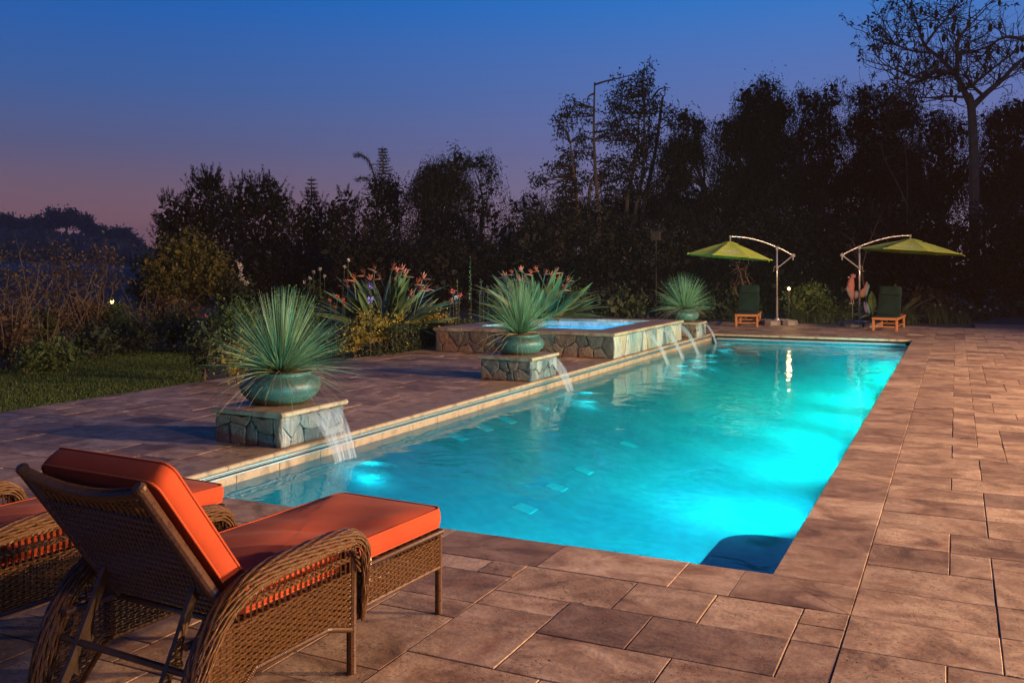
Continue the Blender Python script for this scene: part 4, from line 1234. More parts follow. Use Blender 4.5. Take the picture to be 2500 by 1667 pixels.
def spires():
    # whorled leaders of the cedar and the flagged conifer
    for (nm, x0, y0, x1, y1, d, n, w, flag) in (('cedar_leader', 880, 400, 879, 337, 45, 9, 24, 0), ('conifer_leader', 714, 470, 716, 405, 48, 7, 26, 1)):
        b = MB(); p, q = a2(x0, y0, d), a2(x1, y1, d); branch(b, p, q, .05, .015, .01)
        Q = []
        for k in range(n):
            t_ = k/n; c = p+(q-p)*t_; L = w*(1-t_*.72)*d/FPX
            for s_ in (-1, 1, 0.4, -.5):
                e = c+np.array((CY, SY, 0))*s_*L*rng.uniform(.7, 1.2)+np.array((-SY, CY, 0))*L*(1-abs(s_))+np.array((0, 0, L*.1))
                branch(b, c, e, .018, .006, .05, 5, 4)
                m_ = 34; tt = rng.uniform(.1, 1, m_)[:, None]; P = c+(e-c)*tt
                Q.append(leaf_q(P, unit(rng.normal(size=(m_, 3))+unit(e-c)), .11, .02))
        par = [o for o in bpy.data.objects if o.get('label', '').startswith('dark round cedar' if 'cedar' in nm else 'dark conifer with sparse')][0]
        o = b.build('leader', mat['bark'], par); o.matrix_local = Matrix.Translation(-Vector(par.location))
        f = quads('leader_needles', np.concatenate(Q), mat['f_pine'], o)
    # the drooping tip
    par = [o for o in bpy.data.objects if o.get('label', '').startswith('dark round cedar')][0]
    b = MB(); P = smooth_path([a2(868, 440, 45), a2(858, 400, 45), a2(846, 368, 45), a2(830, 356, 45), a2(815, 355, 45)], 30); b.tube(P, np.linspace(.05, .012, 30), 5)
    P2 = smooth_path([a2(868, 470, 45), a2(850, 420, 45), a2(835, 408, 45), a2(818, 412, 45)], 20); b.tube(P2, np.linspace(.04, .012, 20), 5)
    o = b.build('drooping_tip', mat['bark'], par); o.matrix_local = Matrix.Translation(-Vector(par.location))
    PP = np.concatenate([P, P2]); I = rng.integers(0, len(PP), 900)
    quads('tip_needles', leaf_q(PP[I]+rng.normal(size=(900, 3))*.05, unit(rng.normal(size=(900, 3))+np.array((0, 0, -1.1))), .15, .02), mat['f_pine'], o)
spires()
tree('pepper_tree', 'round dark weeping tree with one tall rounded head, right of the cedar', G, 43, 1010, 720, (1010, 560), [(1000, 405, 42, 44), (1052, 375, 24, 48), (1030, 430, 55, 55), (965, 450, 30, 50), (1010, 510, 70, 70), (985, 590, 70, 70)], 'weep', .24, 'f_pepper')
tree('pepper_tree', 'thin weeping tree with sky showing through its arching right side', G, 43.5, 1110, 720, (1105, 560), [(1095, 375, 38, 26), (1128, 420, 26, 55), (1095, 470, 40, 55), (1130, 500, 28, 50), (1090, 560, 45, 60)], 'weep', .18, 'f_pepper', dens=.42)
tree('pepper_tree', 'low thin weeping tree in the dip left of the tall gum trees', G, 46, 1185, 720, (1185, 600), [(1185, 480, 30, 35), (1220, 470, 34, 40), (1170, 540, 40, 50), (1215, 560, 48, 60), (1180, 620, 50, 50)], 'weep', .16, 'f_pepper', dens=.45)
# gum trees with bare stems
def gum(label, d, stems, spec, r, dens, boughs=()):
    x0 = stems[0][0][0]; base = a2(x0, 700, d); base[2] = -.06
    t = thing('gum_tree', label, 'tree', base, 0, G)
    Lb = [(l[0]-base[0], l[1]-base[1], l[2]-base[2], *l[3:]) for l in lobes_px(spec, d, .8)]
    b = MB(); allp = []
    for st in stems:
        P = np.array([a2(x, y, d+rng.uniform(-.4, .4))-base for x, y in st[0:]]) if not isinstance(st[-1], float) else None
        P = smooth_path(P, 24); b.tube(P, np.linspace(r, r*.32, 24), 7); allp.append(P)
    b.build('trunk', mat['palebark'], t)
    vol = sum(l[3]*l[5] for l in Lb)
    q1, C = clumps(Lb, int(60*vol*dens), 18, .14, .18, .06, .9, .25)
    q2, C2 = weep(Lb, int(9*vol*dens), 5, .25, .6, .08, .17, .045)
    bb = MB(); AP = np.concatenate(allp)
    for i in rng.choice(len(C), min(110, len(C)), replace=False):
        dd = np.linalg.norm(AP-C[i], axis=1)+np.maximum(0, AP[:, 2]-C[i][2])*2; j = np.argmin(dd)
        branch(bb, AP[j], C[i], .032, .010, .12, 6, 4)
    for bo in boughs:
        P = smooth_path([a2(x, y, d)-base for x, y in bo], 16); bb.tube(P, np.linspace(.05, .012, 16), 4)
    kind(bb.build('branches', mat['bark'], t), 'stuff')
    quads('crown', np.concatenate([q1, q2]), mat['f_dark'], t)
gum('tall gum tree with a snapped bare pole stem and leafy left tiers', 40, [[(1372, 700), (1376, 520), (1368, 400), (1364, 300), (1366, 190)], [(1362, 700), (1352, 520), (1354, 440), (1366, 400)], [(1345, 640), (1330, 500), (1318, 400), (1310, 330)]],
    [(1310, 245, 34, 16), (1345, 262, 26, 22), (1300, 290, 24, 18), (1288, 300, 18, 18), (1315, 345, 34, 40), (1300, 380, 26, 36), (1345, 330, 24, 40), (1265, 385, 26, 16), (1240, 410, 22, 20), (1222, 430, 16, 14), (1330, 420, 40, 34), (1290, 450, 40, 34), (1290, 275, 20, 16), (1400, 290, 26, 40), (1395, 400, 34, 50)], .11, .8,
    [[(1366, 195), (1395, 186), (1430, 178), (1460, 170)], [(1366, 215), (1352, 222), (1348, 238)]])
gum('tallest gum tree with a feathery pointed top and dense middle', 41, [[(1448, 700), (1455, 520), (1476, 400), (1480, 300), (1477, 180)], [(1462, 620), (1478, 480), (1505, 350), (1520, 240), (1523, 222)], [(1440, 640), (1440, 470), (1462, 360), (1468, 260)]],
    [(1477, 150, 16, 24), (1480, 178, 24, 14), (1462, 195, 40, 20), (1425, 190, 22, 22), (1420, 230, 34, 30), (1470, 235, 44, 34), (1430, 280, 34, 40), (1480, 300, 40, 46), (1520, 260, 26, 30), (1535, 205, 14, 10), (1440, 345, 48, 48), (1500, 350, 34, 50), (1420, 410, 44, 44), (1465, 420, 50, 50), (1555, 280, 20, 30)], .12, .95,
    [[(1500, 225), (1515, 205), (1540, 202)]])
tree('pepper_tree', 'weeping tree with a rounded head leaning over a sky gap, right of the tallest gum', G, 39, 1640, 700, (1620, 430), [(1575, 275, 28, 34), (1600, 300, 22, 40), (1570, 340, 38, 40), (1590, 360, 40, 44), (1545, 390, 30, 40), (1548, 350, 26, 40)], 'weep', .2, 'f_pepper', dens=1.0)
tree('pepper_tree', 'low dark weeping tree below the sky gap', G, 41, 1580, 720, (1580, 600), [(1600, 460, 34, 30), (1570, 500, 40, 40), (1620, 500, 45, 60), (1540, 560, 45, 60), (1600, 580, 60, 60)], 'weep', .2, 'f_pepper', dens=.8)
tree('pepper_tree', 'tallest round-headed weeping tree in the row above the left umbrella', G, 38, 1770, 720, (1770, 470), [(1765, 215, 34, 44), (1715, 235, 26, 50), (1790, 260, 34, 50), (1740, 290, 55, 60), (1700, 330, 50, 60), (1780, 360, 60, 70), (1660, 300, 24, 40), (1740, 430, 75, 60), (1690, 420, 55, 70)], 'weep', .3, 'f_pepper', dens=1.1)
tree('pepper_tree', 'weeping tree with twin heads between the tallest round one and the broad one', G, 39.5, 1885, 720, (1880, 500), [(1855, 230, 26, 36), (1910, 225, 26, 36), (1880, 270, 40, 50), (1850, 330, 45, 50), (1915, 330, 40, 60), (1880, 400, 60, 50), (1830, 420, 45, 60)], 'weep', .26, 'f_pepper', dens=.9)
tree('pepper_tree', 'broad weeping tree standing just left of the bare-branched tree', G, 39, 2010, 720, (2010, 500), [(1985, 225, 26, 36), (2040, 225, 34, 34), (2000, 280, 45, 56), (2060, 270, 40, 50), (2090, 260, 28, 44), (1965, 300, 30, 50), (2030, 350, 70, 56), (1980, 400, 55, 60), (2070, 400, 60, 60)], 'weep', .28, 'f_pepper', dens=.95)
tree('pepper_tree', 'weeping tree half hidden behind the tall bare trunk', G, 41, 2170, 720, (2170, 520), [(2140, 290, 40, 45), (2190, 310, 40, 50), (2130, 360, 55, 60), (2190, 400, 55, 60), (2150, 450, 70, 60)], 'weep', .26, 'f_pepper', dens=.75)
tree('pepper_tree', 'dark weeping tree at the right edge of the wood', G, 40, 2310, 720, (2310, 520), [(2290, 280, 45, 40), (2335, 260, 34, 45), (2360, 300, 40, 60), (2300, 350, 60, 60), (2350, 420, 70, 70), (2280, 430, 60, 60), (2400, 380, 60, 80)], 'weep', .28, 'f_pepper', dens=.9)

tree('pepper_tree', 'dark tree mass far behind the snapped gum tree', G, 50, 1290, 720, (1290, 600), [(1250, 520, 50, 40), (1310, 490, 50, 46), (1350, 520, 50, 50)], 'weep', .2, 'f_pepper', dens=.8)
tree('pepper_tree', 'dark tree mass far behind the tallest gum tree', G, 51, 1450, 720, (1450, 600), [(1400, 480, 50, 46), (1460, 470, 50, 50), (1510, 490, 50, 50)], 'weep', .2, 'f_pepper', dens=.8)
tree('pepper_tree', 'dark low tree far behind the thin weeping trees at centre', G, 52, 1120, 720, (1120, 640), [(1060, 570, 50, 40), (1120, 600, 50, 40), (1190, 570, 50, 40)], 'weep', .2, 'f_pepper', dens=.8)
# bare-branched tree with seed pods
def floss_tree():
    d = 34; base = a2(2238, 720, d); base[2] = -.06
    t = thing('floss_tree', 'tall pale-trunked tree with wide bare branches, few leaves and hanging seed pods', 'tree', base)
    b = MB(); Q = []; pods = []
    tips = []
    def stem(pts, r0, r1, dep=0, k=7):
        dz = np.linspace(0, dep, len(pts))
        P = smooth_path([a2(x, y, d+q)-base for (x, y), q in zip(pts, dz)], 8*len(pts)); b.tube(P, np.linspace(r0, r1, len(P)), k, cap=False); return P
    trunk = stem([(2238, 720), (2238, 480), (2236, 330), (2230, 240), (2222, 215)], .20, .125)
    mains = [stem([(2228, 240), (2205, 190), (2188, 165), (2160, 135), (2125, 105), (2108, 60), (2098, 30)], .12, .025, 1.5),
             stem([(2188, 168), (2150, 165), (2120, 180), (2080, 170), (2035, 150)], .10, .02, -2),
             stem([(2196, 175), (2199, 140), (2200, 95), (2222, 62), (2230, 40)], .10, .02, -1),
             stem([(2234, 245), (2265, 215), (2300, 185), (2335, 148), (2375, 120)], .12, .05, 1),
             stem([(2258, 220), (2232, 195), (2215, 165)], .07, .03, -1.5),
             stem([(2215, 205), (2240, 190), (2290, 150), (2340, 115)], .08, .02, 2),
             stem([(2230, 225), (2180, 222), (2130, 225), (2085, 222)], .06, .015, -1.2),
             stem([(2125, 105), (2150, 70), (2180, 35), (2190, 20)], .05, .012, 1.5),
             stem([(2140, 122), (2100, 118), (2060, 105), (2030, 98)], .06, .012, 0),
             stem([(2390, 110), (2350, 92), (2310, 86), (2275, 105), (2258, 130)], .09, .015, 1),
             stem([(2160, 175), (2125, 182), (2090, 190), (2060, 178)], .05, .01, -2)]
    right = np.array((CY, SY, 0)); fwd = np.array((-SY, CY, 0))
    def grow(p, u, L, r, lev):
        n = 5; P = [p]; v = u.copy()
        for i in range(n):
            v = unit(v+rng.normal(size=3)*.20+np.array((0, 0, .05))); P.append(P[-1]+v*L/n)
        P = np.array(P); b.tube(P, np.linspace(r, r*.5, n+1), 4 if lev else 5, cap=False)
        if lev == 0: tips.append((P[-1], v)); return
        for _ in range(rng.integers(2, 4)):
            s_ = P[rng.integers(2, n+1)]
            w = unit(v*.9+rng.normal(size=3)*.65); grow(s_, w, L*rng.uniform(.5, .75), r*.55, lev-1)
    for m_ in mains:
        cnt = 17
        for _ in range(cnt):
            i = rng.integers(len(m_)//4, len(m_)); p = m_[i]; ax = unit(m_[min(i+1, len(m_)-1)]-m_[i-1])
            u = unit(ax*.6+right*rng.normal()*.8+fwd*rng.normal()*.6+np.array((0, 0, rng.normal()*.6+.15)))
            grow(p, u, rng.uniform(.7, 1.5), .024, 2)
    b.build('trunk', mat['palebark'], t)
    tp = np.array([q[0] for q in tips]); lf = rng.random(len(tp))
    wx = (tp @ right)
    # leaves stay mostly on the left-hand tips
    keep = lf < np.where(wx < np.percentile(wx, 30), .42, .07)
    for p, k in zip(tp, keep):
        if k:
            m_ = rng.integers(6, 12); Q.append(leaf_q(np.repeat(p[None], m_, 0)+rng.normal(size=(m_, 3))*.04, unit(rng.normal(size=(m_, 3))*.8+np.array((0, 0, -.5))), .17, .06))
        else:
            m_ = 3; Q.append(leaf_q(np.repeat(p[None], m_, 0), unit(rng.normal(size=(m_, 3))), .05, .03))
    quads('crown', np.concatenate(Q), mat['f_dark'], t)
    pb = MB(); pb.lathe([(0, 0), (.018, -.01), (.055, -.09), (.062, -.16), (.045, -.24), (0, -.28)], 8); pb.tube([(0, 0, .14), (0, 0, 0)], .008, 4)
    pm = pb.mesh('seed_pod', True); pm.materials.append(mat['bark'])
    cand = np.where(wx > np.percentile(wx, 35))[0]
    for i in rng.choice(cand, 46, replace=False):
        o = link('seed_pod', pm, None, t); o.location = tp[i]-np.array((0, 0, .13)); o.scale = [rng.uniform(.85, 1.3)]*3
floss_tree()

# dark understorey that closes the wood
G2 = 'dark shrubs filling the foot of the wood'
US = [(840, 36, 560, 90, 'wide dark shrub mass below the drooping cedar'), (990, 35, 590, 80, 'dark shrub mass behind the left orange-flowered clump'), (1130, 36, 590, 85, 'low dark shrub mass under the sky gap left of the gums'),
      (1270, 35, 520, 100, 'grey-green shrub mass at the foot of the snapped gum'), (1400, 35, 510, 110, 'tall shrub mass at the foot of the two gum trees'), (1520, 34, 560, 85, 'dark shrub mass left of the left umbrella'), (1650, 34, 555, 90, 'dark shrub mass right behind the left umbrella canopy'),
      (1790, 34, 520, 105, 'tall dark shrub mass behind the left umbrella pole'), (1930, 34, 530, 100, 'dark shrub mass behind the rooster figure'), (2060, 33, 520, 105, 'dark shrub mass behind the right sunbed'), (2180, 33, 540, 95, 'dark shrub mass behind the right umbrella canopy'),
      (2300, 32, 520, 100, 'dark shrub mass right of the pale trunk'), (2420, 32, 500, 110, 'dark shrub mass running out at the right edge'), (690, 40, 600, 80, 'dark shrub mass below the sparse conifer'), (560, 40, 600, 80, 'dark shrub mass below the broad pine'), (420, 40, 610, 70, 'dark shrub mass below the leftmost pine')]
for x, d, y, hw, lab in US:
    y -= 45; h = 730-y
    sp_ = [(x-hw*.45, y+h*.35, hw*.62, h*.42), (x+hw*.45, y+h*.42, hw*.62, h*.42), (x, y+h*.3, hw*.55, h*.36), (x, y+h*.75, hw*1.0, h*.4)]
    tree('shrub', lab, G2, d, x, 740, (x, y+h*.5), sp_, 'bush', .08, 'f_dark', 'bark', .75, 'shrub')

# ------------------------------------------------------------------ left side garden
G3 = 'shrubs round the lawn'
tree('shrub', 'large olive-green lit shrub in front of the leftmost pine', G3, 24, 430, 760, (430, 660), [(430, 560, 55, 42), (400, 600, 60, 60), (470, 610, 55, 55), (430, 655, 95, 50), (370, 640, 45, 60), (505, 640, 40, 45), (345, 620, 28, 50)], 'bush', .06, 'f_olive', 'twig', 1.1, 'shrub')
tree('shrub', 'dark narrow shrub touching the left side of the olive shrub', G3, 25, 325, 760, (325, 680), [(325, 610, 22, 50), (318, 660, 26, 40), (340, 680, 34, 40)], 'bush', .05, 'f_hedge', 'twig', .8, 'shrub')
tree('shrub', 'open rusty-leaved rose shrub with bare stems above the far path lamp', G3, 19, 235, 780, (235, 700), [(235, 590, 46, 34), (265, 620, 34, 40), (205, 620, 40, 40), (180, 600, 34, 36), (240, 650, 50, 30)], 'loose', .045, 'f_brown', 'twig', 1.3, 'shrub')
tree('shrub', 'open rusty-leaved shrub left of the bare-stemmed rose shrub', G3, 18, 125, 790, (130, 700), [(120, 585, 36, 30), (95, 610, 50, 40), (150, 620, 40, 40), (120, 670, 60, 50), (170, 700, 50, 40)], 'loose', .045, 'f_brown', 'twig', 1.3, 'shrub')
tree('shrub', 'tall reddish twiggy shrub at the left edge of the picture', G3, 16, 25, 800, (25, 720), [(20, 620, 60, 60), (60, 660, 60, 50), (-20, 640, 50, 70), (20, 720, 80, 50), (70, 720, 60, 40)], 'loose', .05, 'f_brown', 'twig', 1.3, 'shrub')
def twiggy(label, x, d, y0, n, hmin, hmax, spread, m='twig', r=.007):
    base = a2(x, 800, d); base[2] = -.05
    t = thing('bare_shrub', label, 'shrub', base, 0, 'bare twiggy shrubs along the lawn'); b = MB()
    for _ in range(n):
        a = rng.uniform(0, 2*PI); h = rng.uniform(hmin, hmax); lean = rng.uniform(.1, .55)*spread
        p = np.array((rng.normal()*.12, rng.normal()*.12, 0)); q = p+np.array((math.cos(a)*lean*h, math.sin(a)*lean*h, h))
        P = branch(b, p, q, r*1.6, r*.6, .05, 7, 4)
        for _ in range(6):
            i = rng.integers(2, 7); u = unit(rng.normal(size=3)+np.array((0, 0, .8))); branch(b, P[i], P[i]+u*rng.uniform(.12, .4)*h*.5, r*.8, r*.4, .06, 4, 3)
    b.build('stems', mat[m], t)
twiggy('bare brown twiggy shrub at the left edge above the lawn', 30, 14.6, 700, 12, 1.0, 1.9, 1.0)
twiggy('bare twiggy shrub between the left edge and the dark fern', 110, 15.2, 700, 10, .8, 1.6, 1.2)
twiggy('thin bare shrub standing left of the far path lamp', 200, 17, 700, 8, .8, 1.7, 1.2)
twiggy('reddish bare shrub right of the far path lamp', 330, 19.5, 700, 10, .6, 1.3, 1.3)
twiggy('bare shrub with arching stems close behind the lawn', 285, 17.5, 700, 9, .5, 1.2, 1.5)
def low(label, x, yb, d, hw, hh, m, dens=1.0, name='shrub', cat='shrub', group=G3, style='bush', leaf=None):
    """low plant; (x, yb) is where its foot shows in the photo"""
    y = yb-hh
    return tree(name, label, group, d, x, yb, (x, yb-hh*.6), [(x, y, hw, hh), (x-hw*.4, y+hh*.25, hw*.6, hh*.7), (x+hw*.45, y+hh*.2, hw*.55, hh*.7)], style, .02, m, 'twig', dens, cat)
low('dark ferny plant in the corner of the lawn bed', 130, 850, 14.2, 62, 40, 'f_green', 1.4)
low('light green young plant at the left end of the lawn edge', 62, 855, 13.8, 28, 26, 'f_green', 1.4)
low('dark shrub behind the middle of the lawn edge', 215, 820, 16.2, 60, 40, 'f_hedge', 1.2)
low('dark low shrub where the lawn curves away', 300, 805, 17.2, 62, 40, 'f_hedge', 1.2)
low('dark leafy shrub left of the nearest grass plant, above the lawn tip', 400, 800, 17.4, 60, 46, 'f_hedge', 1.2)
low('grassy green shrub below the far path lamp', 255, 760, 18.6, 50, 30, 'f_green', 1.3)
low('rusty ground shrub below the olive shrub', 400, 740, 20.5, 70, 26, 'f_brown', 1.3)
low('rusty ground shrub at the far left behind the bare twigs', 110, 780, 16.0, 60, 36, 'f_brown', 1.3)
low('green leafy shrub behind the left half of the nearest grass plant', 545, 800, 15.2, 52, 62, 'f_green', 1.3)
low('green leafy shrub behind the right half of the nearest grass plant', 660, 790, 16.6, 66, 60, 'f_green', 1.2)
low('dark green shrub left of the nearest bowl at the bed corner', 470, 858, 13.2, 38, 60, 'f_hedge', 1.2)
low('dark shrub right behind the lawn tip', 500, 800, 16.6, 40, 50, 'f_hedge', 1.2)
low('yellow-flowering shrub low behind the nearest grass plant', 545, 858, 12.6, 38, 34, 'f_yellow', 1.2)
low('leafy dark shrub at the left edge behind the light green young plant', 20, 835, 14.6, 60, 66, 'f_brown', 1.1)
low('dense dark shrub between the left edge and the fern-like plant', 95, 815, 15.8, 56, 58, 'f_hedge', 1.1)
low('dark leafy shrub at the foot of the bare-stemmed rose shrub', 190, 770, 18.2, 52, 44, 'f_brown', 1.1)
low('small shrub whose leaves half hide the far path lamp', 258, 728, 21.1, 24, 14, 'f_green', .9)
# lit yellow-flowering shrubs with clipped hedge in front
low('yellow-flowering shrub with a blue flower head, left of the two round ones', 850, 790, 17.2, 42, 36, 'f_yellow', 1.4)
low('round yellow-flowering shrub right below the left orange-flowered clump', 905, 775, 18.0, 38, 28, 'f_yellow', 1.6)
low('round yellow-flowering shrub beside the left corner of the spa', 990, 765, 19.0, 38, 26, 'f_yellow', 1.6)
low('rusty and yellow low shrub at the wooden stake', 815, 805, 16.6, 30, 30, 'f_yellow', 1.2)
low('small ground-hugging plant at the terrace edge by the wooden stake', 858, 822, 16.7, 22, 8, 'f_hedge', 2.2)
def hedge(label, x0, x1, yb, d0, d1, h):
    p, q = a2(x0, yb, d0), a2(x1, yb, d1); p[2] = q[2] = -.05
    L = np.linalg.norm(q-p); t = thing('clipped_hedge', label, 'hedge', (p+q)/2, math.atan2(q[1]-p[1], q[0]-p[0]), 'clipped hedges along the terrace')
    n = int(5200*L*h); P = np.stack([rng.uniform(-L/2, L/2, n), rng.uniform(-.3, .3, n), rng.uniform(0, h, n)], 1)
    f = rng.integers(0, 3, n); P[f == 0, 1] = -.3+rng.normal(0, .02, (f == 0).sum()); P[f == 1, 2] = h+rng.normal(0, .02, (f == 1).sum())
    quads('foliage', leaf_q(P, unit(rng.normal(size=(n, 3))), .05, .03), mat['f_hedge'], t)
    b = MB()
    for k in range(int(L/.15)): branch(b, (-L/2+k*.15+.07, 0, 0), (-L/2+k*.15+.07+rng.normal()*.05, rng.normal()*.1, h*.9), .012, .005, .05, 5, 4)
    b.build('stems', mat['twig'], t)
hedge('dark clipped hedge below the middle yellow-flowering shrub', 868, 950, 800, 17.0, 18.2, .50)
hedge('dark clipped hedge running to the left corner of the spa', 958, 1062, 788, 18.5, 20.6, .46)

# bird of paradise clumps
def paddle(L, Wd, bend):
    ts = np.linspace(0, 1, 7); wd = Wd*np.sin(np.clip((ts-.32)/.68, 0, 1)**.8*PI)**.8+.012
    wd[-1] = .004
    V = []
    for t_, w in zip(ts, wd):
        y = -bend*t_**2*L; z = t_*L*(1-.25*bend*t_)
        V.append([(-w/2, y-.12*w, z), (0, y+.10*w, z), (w/2, y-.12*w, z)])
    b = MB(); b.grid(np.array(V)); return b
def flower_meshes():
    b = MB(); b.tube([(0, 0, -.5), (0, .01, -.1), (0, .02, 0)], [.010, .008, .009], 6); st = b.mesh('flower_stalk', True); st.materials.append(mat['strel'])
    b = MB(); b.tube([(0, -.02, -.01), (0, .06, .015), (0, .13, .03), (0, .20, .035)], [.018, .020, .012, .002], 6); bk = b.mesh('beak', True); bk.materials.append(mat['beak'])
    b = MB()
    for (ax, ay, az, L) in ((.02, .10, 1, .15), (-.25, .02, .95, .14), (.3, .12, .9, .14), (-.1, .45, .85, .15), (.12, -.35, .85, .13), (-.45, .3, .7, .12)):
        u = unit(np.array((ax, ay, az), float)); sd = unit(np.cross(u, (0, 1, .3)))*.017
        p = np.array((0, .02, .01)); b.add([p, p+u*L*.5+sd, p+u*L, p+u*L*.5-sd, p+u*L*.5+np.cross(u, sd)*.7], [(0, 1, 4), (1, 2, 4), (2, 3, 4), (3, 0, 4)])
    pt = b.mesh('petals'); pt.materials.append(mat['petal'])
    return st, bk, pt
PAD = [paddle(1.0, .13, q).mesh('leaf') for q in (.25, .45, .7)]
for m_ in PAD: m_.materials.append(mat['strel'])
FL = flower_meshes()
def strelitzia(label, px, d, R0, H0, nl, flowers):
    base = a2(px, 720, d); base[2] = -.05
    t = thing('bird_of_paradise', label, 'plant', base, 0, 'orange-flowered clumps behind the spa')
    for i in range(nl):
        a = i*2.399+rng.uniform(-.3, .3); f = math.sqrt((i+.5)/nl)
        e = R(88)-f*R(40)+rng.normal()*.08
        o = link('leaf', PAD[rng.integers(0, 3)], None, t)
        L = H0*rng.uniform(.8, 1.0)*(1-.12*f)
        o.scale = (1.15, L, L)
        rot = Matrix.Rotation(a, 4, 'Z') @ Matrix.Rotation(PI/2-e, 4, 'X') @ Matrix.Rotation(rng.normal()*.5, 4, 'Z')
        # lean outwards: local -y is the outside
        o.matrix_local = Matrix.Translation((math.sin(a)*.12*f*R0, -math.cos(a)*.12*f*R0, 0)) @ Matrix.Rotation(a, 4, 'Z') @ Matrix.Rotation((PI/2-e), 4, 'X') @ Matrix.Rotation(rng.normal()*.6, 4, 'Z') @ Matrix.Diagonal((1.15, L, L, 1))
    for (fx, fy) in flowers:
        p = a2(fx, fy+6, d+rng.uniform(-.7, .2))-base
        f = link('flower', FL[0], None, t); s_ = rng.uniform(.95, 1.25)
        out = math.atan2(p[1], p[0])+rng.normal()*.5
        side = 1 if fx > px else -1
        ang = math.atan2(SY*side, CY*side)-PI/2+rng.normal()*.5
        f.matrix_local = Matrix.Translation(p) @ Matrix.Rotation(ang, 4, 'Z') @ Matrix.Rotation(rng.normal()*.15-.15, 4, 'X') @ Matrix.Scale(s_, 4)
        link('beak', FL[1], None, f); link('petals', FL[2], None, f)
strelitzia('orange-flowered bird of paradise clump left of the spa, above yellow shrubs', 885, 18.8, 1.1, 1.95, 90,
           [(800, 652), (815, 640), (840, 628), (862, 618), (855, 640), (876, 634), (898, 612), (908, 622), (920, 616), (924, 630), (905, 645), (955, 648), (968, 635), (962, 662), (975, 658), (938, 672)])
strelitzia('orange-flowered bird of paradise clump rising behind the middle grass plant', 1240, 22.0, 1.2, 2.1, 90,
           [(1163, 632), (1180, 625), (1195, 636), (1200, 618), (1212, 640), (1222, 626), (1236, 616), (1250, 624), (1262, 632), (1275, 622), (1283, 648), (1300, 640), (1255, 646), (1292, 660)])
low('green shrub behind the left of the right orange-flowered clump', 1145, 735, 23.5, 50, 34, 'f_green', 1.1)
low('yellowish shrub right of the right orange-flowered clump', 1310, 730, 23.5, 38, 36, 'f_green', 1.2)

# flower spikes and small flowers
def spike(label, x, ytop, ybase, d, m, r=.02, name='flower_spike', group='tall flower spikes beside the spa', bloom=1.0):
    p, q = a2(x, ybase, d), a2(x-1, ytop, d); base = p.copy(); base[2] = -.05
    t = thing(name, label, 'plant', base, 0, group)
    b = MB(); h = q[2]-base[2]; b.tube([(0, 0, 0), (.02, 0, h*.5), (0, .015, h)], [.009, .007, .003], 5); b.build('stalk', mat['f_hedge'], t)
    n = int(85*bloom); z = rng.uniform(h*(1-.8*bloom), h, n); a = rng.uniform(0, 2*PI, n)
    D = np.stack([np.cos(a), np.sin(a), np.full(n, .4)], 1)
    kind(quads('florets', leaf_q(np.stack([z*0, z*0, z], 1), unit(D), r*1.9*(1.25-z/h*.9+.1), r*.9), m, t), 'stuff')
    m2 = 14; a = rng.uniform(0, 2*PI, m2); quads('base_leaves', leaf_q(np.zeros((m2, 3))+np.array((0, 0, .02)), unit(np.stack([np.cos(a), np.sin(a), np.full(m2, 1.2)], 1)), .35, .035), mat['f_strap'], t)
    return t
spikem = leafmat('pale_green_floret', (.16, .24, .06), (.34, .42, .14), .3)
spike('tall pale green flower spike in front of the dark wood left of the spa', 1080, 590, 752, 20.2, spikem, .024)
spike('shorter yellowish flower spike left of the tall pale green one', 1050, 640, 752, 20.0, mat['f_yellow'], .02, bloom=.8)
def heads(label, name, pts, d, m, size, cat='flower', group=None, n=26, yb=None):
    x0 = np.mean([p[0] for p in pts]); base = a2(x0, 760, d); base[2] = -.05
    t = thing(name, label, cat, base, 0, group)
    for (x, y) in pts:
        p = a2(x, y, d+rng.uniform(-.2, .2))-base
        b = MB(); f0 = np.array((p[0]*.8, p[1]*.8, 0)); b.tube(smooth_path([f0, (f0+p)/2+rng.normal(size=3)*.02, p], 8), .006, 4); st = b.build('stalk', mat['f_hedge'], t)
        D = unit(rng.normal(size=(n, 3))); quads('flower_head', leaf_q(p+D*size*.15, D, size, size*.45), m, st)
    return t
heads('blue-violet flower head standing in the left yellow shrub', 'lily', [(850, 688), (852, 655)], 16.4, mat['blue_fl'], .07)
heads('red torch flowers left of the tall pale green spike', 'torch_lily', [(1056, 677), (1036, 690), (1040, 668)], 19.6, mat['red_fl'], .06)
heads('pink-white flower beside the red torch flowers', 'lily', [(1047, 684)], 19.4, mat['white_fl'], .05)
heads('faded brown torch flowers right of the tall pale green spike', 'torch_lily', [(1101, 672), (1105, 645), (1110, 678), (1120, 660)], 20.4, mat['f_brown'], .05)
heads('white roses beside the left orange-flowered clump', 'rose_bush', [(720, 625), (735, 618), (712, 640), (745, 634), (800, 598), (792, 612), (700, 648)], 21, mat['white_fl'], .045)
heads('pale pink roses above the right end of the olive shrub', 'rose_bush', [(550, 607), (553, 618), (552, 630), (556, 640), (566, 650)], 23.5, mat['white_fl'], .07)
heads('small red flowers in the shrub behind the nearest grass plant', 'red_flower', [(775, 680), (790, 697), (770, 705), (788, 688), (758, 690)], 15.6, mat['red_fl'], .035)
heads('single red flower in the dark shrub above the lawn tip', 'red_flower', [(468, 725)], 15.8, mat['red_fl'], .04)
heads('tiny white flowers in the dark bed right of the right sunbed', 'white_flower', [(2148, 702), (2160, 700), (2185, 708), (2205, 716), (2230, 706), (2250, 712), (2262, 704), (2275, 712), (2290, 708)], 27.4, mat['white_fl'], .04)

